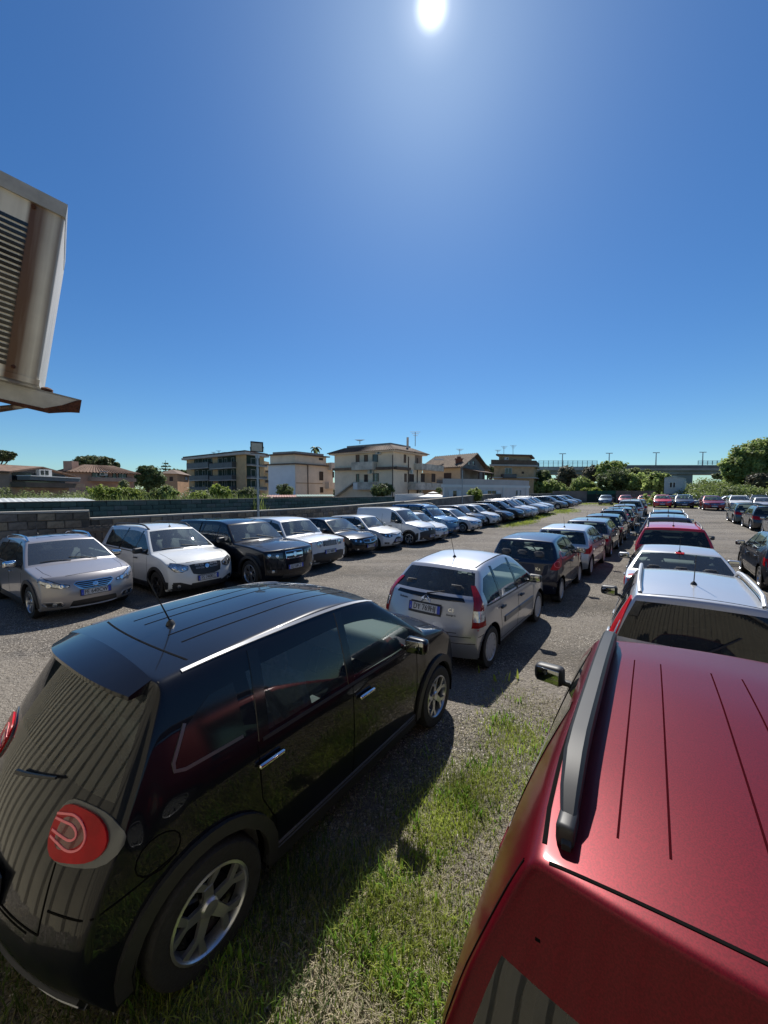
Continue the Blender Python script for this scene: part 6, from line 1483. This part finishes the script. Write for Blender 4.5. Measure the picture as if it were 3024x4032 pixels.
T = {}
T['mpv'] = spec(4.15, 1.78, 1.665, lv=3, wb=2.61, fo=.80, wr=.325, xh=.22, hf=.92, xc=.92, hc=1.15, xr=1.62, zr=1.585, xm=2.3, xe=3.60, ze=1.59, xg=3.93, zg=1.07,
    b0=1.02, b1=1.07, xd=3.06, xB=2.20, xC=3.02, tum=.40, rim='five_y', cladding=True, bumpdark=False, handle='chrome', mirror='paint', tl=([(45, .95), (46, .95)], [(45, .96), (46, .96)]),
    antenna=.762, plate='', extra=x_mpv, glassr='', crown=.035, zt=.80, xt=4.06, tailz=1, track=.02, pzr=.66, bowr=.145, pr=.085, soft=True, frame=.135)
T['qubo'] = spec(3.96, 1.85, 1.70, lv=3, wb=2.51, fo=.80, wr=.31, xc=.85, hc=1.10, xr=1.80, zr=1.655, xm=2.6, xe=3.68, ze=1.66, xg=3.87, zg=1.05, xt=3.93, b0=1.0, b1=1.02,
    xd=2.9, xB=2.0, xC=2.8, rim='cap', antenna=0, extra=x_qubo, crown=.030, tum=.375, glassr='', bowr=.12, mirror='black', gs=.27, tl=([(40, .66), (50, .66)], [(40, .9), (50, .9)]))
T['supermini_c3'] = spec(3.85, 1.667, 1.52, lv=2, wb=2.46, fo=.74, wr=.30, hf=.78, xh=.15, hc=1.0, xc=.92, xr=1.62, zr=1.43, xm=2.15, xe=3.22, ze=1.43, xg=3.66, zg=1.04, xt=3.80, zt=.66,
    b0=.90, b1=.93, xd=3.35, xB=2.0, xC=2.78, rim='cap', handle='black', mirror='black', face='B', plate='DY 769HJ', pzr=.86, tl=([(45, .65), (46, .65)], [(45, .66), (46, .66)]), extra=x_c3, soft=True, frame=.10, tum=.50, antenna=.72, bowr=.17, seats=True)
T['ka'] = spec(3.62, 1.66, 1.505, lv=2, wb=2.30, fo=.72, wr=.285, xe=3.17, ze=1.43, xg=3.52, zg=.95, b0=.90, b1=.99, xd=2.95, xB=2.05, doors=2, rim='cap', face='B', tl=([(48, .9), (49, .9)], [(48, .91), (49, .91)]), extra=x_ka, soft=True, bowr=.24, mirror='paint', pzr=.50, antenna=0, pr=.15)
T['clio'] = spec(3.99, 1.72, 1.49, lv=2, wb=2.575, fo=.80, wr=.305, xe=3.55, ze=1.41, xg=3.90, zg=.93, xd=3.35, rim='cap', face='B', tl=([(48, .8), (49, .8)], [(48, .81), (49, .81)]), extra=x_round, soft=True, bowr=.2, mirror='black', pzr=.5, antenna=.80)
T['hatch_rear'] = spec(4.20, 1.77, 1.49, lv=2, face='B', bowr=.2, pzr=.48, rim='alloy', antenna=.83)
T['panda'] = spec(3.54, 1.59, 1.55, lv=2, wb=2.30, fo=.70, wr=.29, hf=.86, xh=.10, xc=.82, hc=1.02, xr=1.45, zr=1.47, xm=2.0, xe=3.30, ze=1.49, xg=3.46, zg=.95, b0=.93, b1=.97, xd=3.0, xB=1.9, xC=2.66,
    rails='silver', face='B', tl=([(48, .8), (49, .8)], [(48, .81), (49, .81)]), extra=x_tall_light, tum=.48, mirror='black', pzr=.6, cladding=True, antenna=.76, glassr='tint', bowr=.12, crown=.03)
T['sedan'] = spec(4.68, 1.81, 1.43, lv=2, wb=2.8, fo=.88, wr=.32, hf=.74, xh=.20, hc=.98, xc=1.30, xr=2.10, zr=1.36, xm=2.6, xe=3.28, ze=1.37, xg=4.02, zg=1.04, deck=(4.50, 1.0), xt=4.62, zt=.72,
    b0=.90, b1=.95, xd=3.50, xB=2.35, xC=3.22, face='B', extra=x_third_light, antenna=.70, bowr=.16, tum=.66)
T['suv_rear'] = spec(4.42, 1.84, 1.63, lv=2, wr=.345, cladding=True, rails='black', face='B', glassr='tint', mirror='black', bowr=.18, pzr=.62, antenna=.82, extra=lambda s: rear_wiper(s, 0, s.p['zg'] + .02, -18, s.p['zg'] + .06))
T['suv_silver_rails'] = dict(T['suv_rear']); T['suv_silver_rails'].update(rails='silver', H=1.68, zr=1.62, ze=1.61)
# facing the camera
T['crossover'] = spec(4.16, 1.74, 1.55, lv=2, wb=2.54, fo=.86, wr=.335, hf=.88, xh=.20, hc=1.04, xc=1.0, xr=1.80, zr=1.48, xe=3.70, ze=1.47, rails='chrome', cladding=True, plate='FE 640CW', mirror='chrome', extra=x_panorama, bars=3, pz=.52,
    gr=([(-17, .63), (-12, .585), (12, .585), (17, .63)], [(-21, .70), (-19, .735), (19, .735), (21, .70)]), hl=([(25, .655), (34, .645), (44, .70), (54, .80)], [(25, .69), (34, .73), (44, .81), (54, .88)]), antenna=.86, rim='five_y', fog=(38, .335), hood=.5)
T['mpv7'] = spec(4.50, 1.75, 1.68, lv=2, wb=2.81, fo=.84, wr=.32, hf=.88, xh=.16, hc=1.09, xc=.95, xr=1.75, zr=1.60, xe=4.2, ze=1.60, xg=4.42, zg=1.0, b0=1.0, b1=1.03, xd=4.0, rails='black', cladding=True, plate='FS 740KC', mirror='black', handle='black',
    extra=x_dacia, bars=0, grim='none', gr=([(-20, .60), (-10, .56), (10, .56), (20, .60)], [(-25, .80), (-20, .81), (20, .81), (25, .80)]), ez=.74, er=.055, pz=.48, rim='dark', antenna=.42, xB=2.0, xC=2.9,
    hl=([(27, .70), (34, .655), (42, .68), (50, .80)], [(27, .78), (34, .82), (42, .86), (50, .88)]), tum=.48, fog=(38, .33))
T['pickup'] = spec(5.20, 1.80, 1.74, lv=2, wb=3.05, fo=.86, wr=.37, hf=1.03, xh=.12, hc=1.18, xc=1.42, xr=2.05, zr=1.66, xm=2.7, xe=4.85, ze=1.68, xg=5.05, zg=1.05, b0=1.12, b1=1.14, xB=2.45, xC=3.25, xd=4.7, glassr='', plate='GJ 558CZ',
    extra=x_canopy, bars=1, barw=.06, gr=([(-17, .78), (0, .77), (17, .78)], [(-18, .96), (0, .97), (18, .96)]), hlm=M_lensd, pz=.55, rim='six', cladding=True, er=.07, hood=.75, mirror='black', tum=.36, pf=.09, bowf=.22, antenna=0,
    hl=([(23, .80), (34, .79), (46, .84)], [(23, .95), (34, .96), (46, .96)]), fog=(38, .48))
T['boxy_suv'] = spec(4.23, 1.80, 1.67, lv=2, wb=2.57, fo=.82, wr=.345, hf=.99, xh=.07, hc=1.10, xc=1.12, xr=1.68, zr=1.59, xe=4.02, ze=1.60, xg=4.14, zg=1.05, b0=1.03, b1=1.06, plate='FG 180SP', extra=x_jeepface, bars=0, grim='none',
    gr=([(-18, .80), (18, .80)], [(-18, .95), (18, .95)]), hl=([(45, .60), (46, .60)], [(45, .605), (46, .605)]), cladding=True, pf=.07, bowf=.13, hood=.8, tum=.36, pz=.60, mirror='paint', ez=.30, er=.02, antenna=0)
T['hatch_dark'] = spec(4.37, 1.79, 1.49, lv=2, wr=.32, hlm=M_lensd, bars=0, plate='FW 612MX', rim='ten', hf=.77, gr=([(-21, .60), (0, .575), (21, .60)], [(-22, .70), (0, .71), (22, .70)]))
T['small_hatch'] = spec(3.95, 1.70, 1.50, lv=2, bars=0, plate='FP 387TN', gr=([(-24, .27), (0, .25), (24, .27)], [(-10, .56), (0, .585), (10, .56)]), grim='none', ez=.665, extra=x_yaris, hlm=M_lensd, low=([(-3, .24), (3, .24)], [(-3, .25), (3, .25)]), hf=.78)
T['van'] = spec(4.36, 1.75, 1.80, lv=2, wb=2.81, fo=.82, wr=.315, hf=.90, xh=.14, hc=1.12, xc=.92, xr=1.68, zr=1.70, xm=2.4, xe=4.20, ze=1.76, xg=4.32, zg=1.0, b0=1.02, b1=1.05, xB=1.95, van=True, doors=2, extra=x_van, bars=0, grim='none', mirror='black', handle='black', rim='six',
    gr=([(-14, .70), (14, .70)], [(-17, .82), (17, .82)]), tum=.20, antenna=.42, cladding=True, plate='FN 205RB')
T['tiny'] = spec(3.68, 1.60, 1.48, lv=2, rails='black', bars=1)
T['mpv_blue'] = spec(4.28, 1.83, 1.83, lv=2, wb=2.70, fo=.85, wr=.315, hf=.92, xh=.14, hc=1.14, xc=.95, xr=1.70, zr=1.72, xm=2.4, xe=4.12, ze=1.76, xg=4.24, zg=1.05, b0=1.03, b1=1.06, rails='black', bars=0, tum=.26, mirror='black', antenna=.42, xB=2.0, xC=2.9, xd=3.9)
T['hatch'] = spec(4.25, 1.79, 1.46, lv=1, bars=0, rim='ten')
T['compact'] = spec(3.98, 1.73, 1.49, lv=1, bars=1)
T['suv'] = spec(4.40, 1.82, 1.61, lv=1, wr=.345, cladding=True, rails='silver', bars=1, barw=.02)
T['suv_plain'] = spec(4.30, 1.80, 1.58, lv=1, wr=.34, cladding=True, bars=1, barw=.02)

prepare_texts([(t['plate'], .118, M_ink) for t in T.values() if t['plate']] + [('I', .05, M_white), ('500L', .10, M_chrome), ('C3', .07, M_chrome), ('Exclusive', .045, M_ink), ('Energy G', .036, M_ink), ('Ka', .10, M_chrome), ('Jeep', .09, M_ink)])
_types = build_types(T)
_built = {}; _used = set()
def car(typ, col, pos, yaw, label, cat='car', group=None, name='parked_car', extra=None, scale=None):
    if typ not in _built:
        r = _types[typ].root; r.name = name; _built[typ] = r
        r['_master'] = 1
    else:
        r = copy_tree(_built[typ], None, 'number_plate'); r.name = name          # the copies' plates are too small to read
    r.location = pos; r.rotation_euler = (0, 0, R(yaw))
    if scale: r.scale = scale
    tag(r, label, cat, group)
    pending.append((r, col)); return r
pending = []
def recolour():
    def sw(o, m):
        for ch in kids(o):
            if ch.type == 'MESH':
                for q in ch.material_slots:
                    if q.material == M_paint: q.link = 'OBJECT'; q.material = m
            sw(ch, m)
    for r, c in pending:
        sw(r, P[c])
        if '_master' in r: del r['_master']

GA, GB, GC, GD, GE = 'cars parked side by side along the left wall', 'cars parked nose to tail in the middle row', 'cars parked nose to tail in the right row', 'cars parked along the far end of the lot', 'dark cars parked down the right edge'
# the black people carrier in the foreground and the file ahead of it
car('mpv', 'black', st(2.385, -2.74), 55, 'large glossy black people carrier in the left foreground with rounded red tail light', group=GB)
car('supermini_c3', 'silver', st(6.68, -2.62), 53, 'silver hatchback with tall corner tail lights just ahead of the black people carrier', group=GB)
car('ka', 'navy', st(10.80, -2.42), 53.5, 'small dark navy three-door hatchback right in front of the silver hatchback', group=GB)
car('clio', 'lsilver', st(14.65, -2.22), 52.5, 'pale silver hatchback with round red tail lights ahead of the small navy car', group=GB)
car('hatch_rear', 'grey', st(18.9, -2.05), 53, 'grey hatchback with short roof aerial, between the pale silver hatchback and a dark blue one', group=GB)
car('hatch_rear', 'dark', st(22.9, -1.9), 53.5, 'dark blue hatchback, fifth ahead of the black people carrier in the middle file', group=GB)
car('panda', 'navy', st(26.6, -1.75), 54, 'boxy navy small car with roof bars and tall red lights in the middle file', group=GB)
car('hatch_rear', 'anth', st(30.4, -1.65), 54, 'anthracite hatchback just ahead of the boxy navy car with roof bars', group=GB)
car('clio', 'grey', st(34.3, -1.55), 54, 'grey hatchback right behind the white sport utility car of the middle file', group=GB)
car('suv_rear', 'white', st(38.8, -1.35), 54, 'white sport utility car near the far end of the middle file', group=GB)
car('compact', 'grey', st(43.4, -1.1), 55, 'small grey car at the very front of the middle file, ahead of the white one', group=GB)
# right file
car('qubo', 'red', st(2.60, .42), 55, 'metallic red tall car with black roof rails filling the lower right corner', group=GC)
car('panda', 'lsilver', st(6.35, .42), 55, 'pale silver boxy car with roof rails directly ahead of the red roof', group=GC)
car('sedan', 'lsilver', st(10.50, .50), 55, 'silver saloon with a red brake light strip above its rear window', group=GC)
car('suv_rear', 'bred', st(15.3, .56), 55, 'bright red sport utility car with black mirrors ahead of the silver saloon', group=GC)
car('suv_silver_rails', 'grey', st(20.05, .58), 55, 'grey sport utility car with silver roof rails ahead of the bright red one', group=GC)
car('suv_silver_rails', 'anth', st(24.8, .72), 55, 'dark grey estate-like car with roof rails at the front of the right file', group=GC)
# right edge
car('hatch_rear', 'anth', st(15.25, 3.28), 55, 'dark grey hatchback cut off by the right edge, front wheel and mirror showing', group=GE)
car('hatch', 'grey', st(31.0, 6.5), 55, 'grey car at the right edge, only its left flank showing behind two dark cars', group=GE)
car('suv_rear', 'anth', st(35.3, 6.25), 55, 'dark grey sport utility car with pale red tail light at the right edge', group=GE)
car('suv_plain', 'teal', st(39.9, 6.0), 55, 'grey blue sport utility car at the right, foremost of the dark cars', group=GE)
# left row, noses towards the lane
def nose(px, py, z, L, yaw=-35, back=0.0):
    d = ray(px, py); Y = 5.0
    for _ in range(80): Y = .5 * Y + .5 * (terr(0, Y) + z - CAMH) / d.z * d.y
    x = d.x / d.y * Y; h = R(yaw); l = L / 2 + back
    cx_, cy_ = x - math.cos(h) * l, Y - math.sin(h) * l
    return Vector((cx_, cy_, terr(cx_, cy_)))
LR = [('crossover', 'beige', 380, 2324, .52, -33.5, 'silver beige crossover with chrome roof rails, nearest car of the left row'),
 ('mpv7', 'white', 822, 2266, .50, -35, 'white people carrier with black roof rails and black wheel arches, second in the left row'),
 ('pickup', 'black', 1167, 2226, .56, -35, 'black pickup truck with closed canopy and chrome grille in the left row'),
 ('boxy_suv', 'pearl', 1304, 2170, .60, -35, 'boxy white off-roader with seven slot grille and round headlights'),
 ('hatch_dark', 'black', 1462, 2146, .46, -35, 'black saloon-like hatchback between the boxy white off-roader and a white hatchback'),
 ('small_hatch', 'white', 1570, 2124, .46, -35, 'white small hatchback with a large black mouth between a black car and a white van'),
 ('van', 'pearl', 1703, 2105, .50, -35, 'white panel van with dark grey front bumper in the left row'),
 ('tiny', 'white', 1757.5, 2095.6, .48, -35, 'small white city car squeezed between the white van and the blue people carrier'),
 ('mpv_blue', 'blue', 1801, 2076, .52, -35, 'light blue tall people carrier with black roof rails in the left row'),
 ('hatch', 'lsilver', 1893, 2070, .44, -35, 'silvery white hatchback right after the blue people carrier'),
 ('compact', 'anth', 1912, 2049, .50, -35, 'dark grey small car half hidden behind the silvery white hatchback'),
 ('compact', 'white', 1967, 2046, .46, -35, 'white hatchback with a dark grille, eighth car beyond the boxy off-roader'),
 ('hatch', 'dark', 2022, 2037, .46, -35, 'dark blue low hatchback beside a black sport utility car'),
 ('suv_plain', 'black', 2064, 2028, .50, -35, 'black sport utility car in the left row, opposite the pale silver hatchback'),
 ('suv', 'beige', 2095, 2022, .50, -35, 'beige grey crossover next to the black sport utility car'),
 ('suv', 'white', 2119, 2018, .50, -35, 'white sport utility car with roof rails in the distant left row'),
 ('suv_plain', 'grey', 2147, 2009, .52, -35, 'dark grey crossover between two white ones in the distant left row'),
 ('suv_plain', 'white', 2163, 2008, .50, -35, 'white crossover right after the dark grey one in the distant left row'),
 ('suv', 'pearl', 2183, 2003, .50, -35, 'white sport utility car, last before the gap in the left row'),
 ('hatch', 'grey', 2235, 1990, .46, -38, 'grey hatchback showing its side and wheel, first after the gap in the left row'),
 ('compact', 'dark', 2258, 1985.5, .46, -35, 'dark car second after the gap in the left row'),
 ('hatch', 'lsilver', 2277, 1981, .46, -35, 'silver car third after the gap in the left row'),
 ('compact', 'grey', 2292, 1977, .50, -35, 'grey car at the far end of the left row, near the end wall')]
for typ, col, px, py, z, yaw, lab in LR:
    cat = {'pickup': 'pickup truck', 'van': 'van'}.get(typ, 'car')
    car(typ, col, nose(px, py, z, T[typ]['L'], yaw), yaw, lab, cat=cat, group=GA, name={'pickup': 'pickup_truck', 'van': 'panel_van'}.get(typ, 'parked_car'))
FRW = [('compact', 'teal', 2386, 57, -125, 'grey green hatchback facing the camera before the green gate'),
 ('compact', 'dred', 2463, 57, -125, 'dull red hatchback before the end wall, first red car from the left'),
 ('compact', 'ored', 2538, 55, -125, 'orange red hatchback at the end of the wall, second red car from the left'),
 ('suv_plain', 'bred', 2607, 47, -125, 'red crossover with dark roof parked below the white cabin'),
 ('compact', 'teal', 2648, 52, -125, 'grey blue car half hidden behind the red crossover'),
 ('suv', 'anth', 2691, 46, -125, 'dark grey sport utility car facing the camera in front of the white cabin'),
 ('compact', 'white', 2737, 51, -125, 'white saloon behind the dark grey sport utility car'),
 ('suv_plain', 'dred', 2801, 42, -123, 'deep red sport utility car standing alone near the hedge'),
 ('hatch', 'lsilver', 2862, 47, 150, 'silver car seen from the side behind the deep red one'),
 ('suv', 'white', 2907, 42, -126, 'white sport utility car with black grille facing the camera on the right'),
 ('compact', 'navy', 2950, 48, -125, 'dark car showing between the white sport utility car and a black one'),
 ('suv', 'black', 2988, 45, -130, 'tall black sport utility car at the far right'),
 ('hatch', 'lsilver', 3006, 40.5, -128, 'silver car at the far right edge in front of the tall black one')]
for typ, col, px, Y, yaw, lab in FRW:
    x = (px - 1512) / FPX * Y; car(typ, col, Vector((x, Y, terr(x, Y))), yaw, lab, group=GD)
recolour()
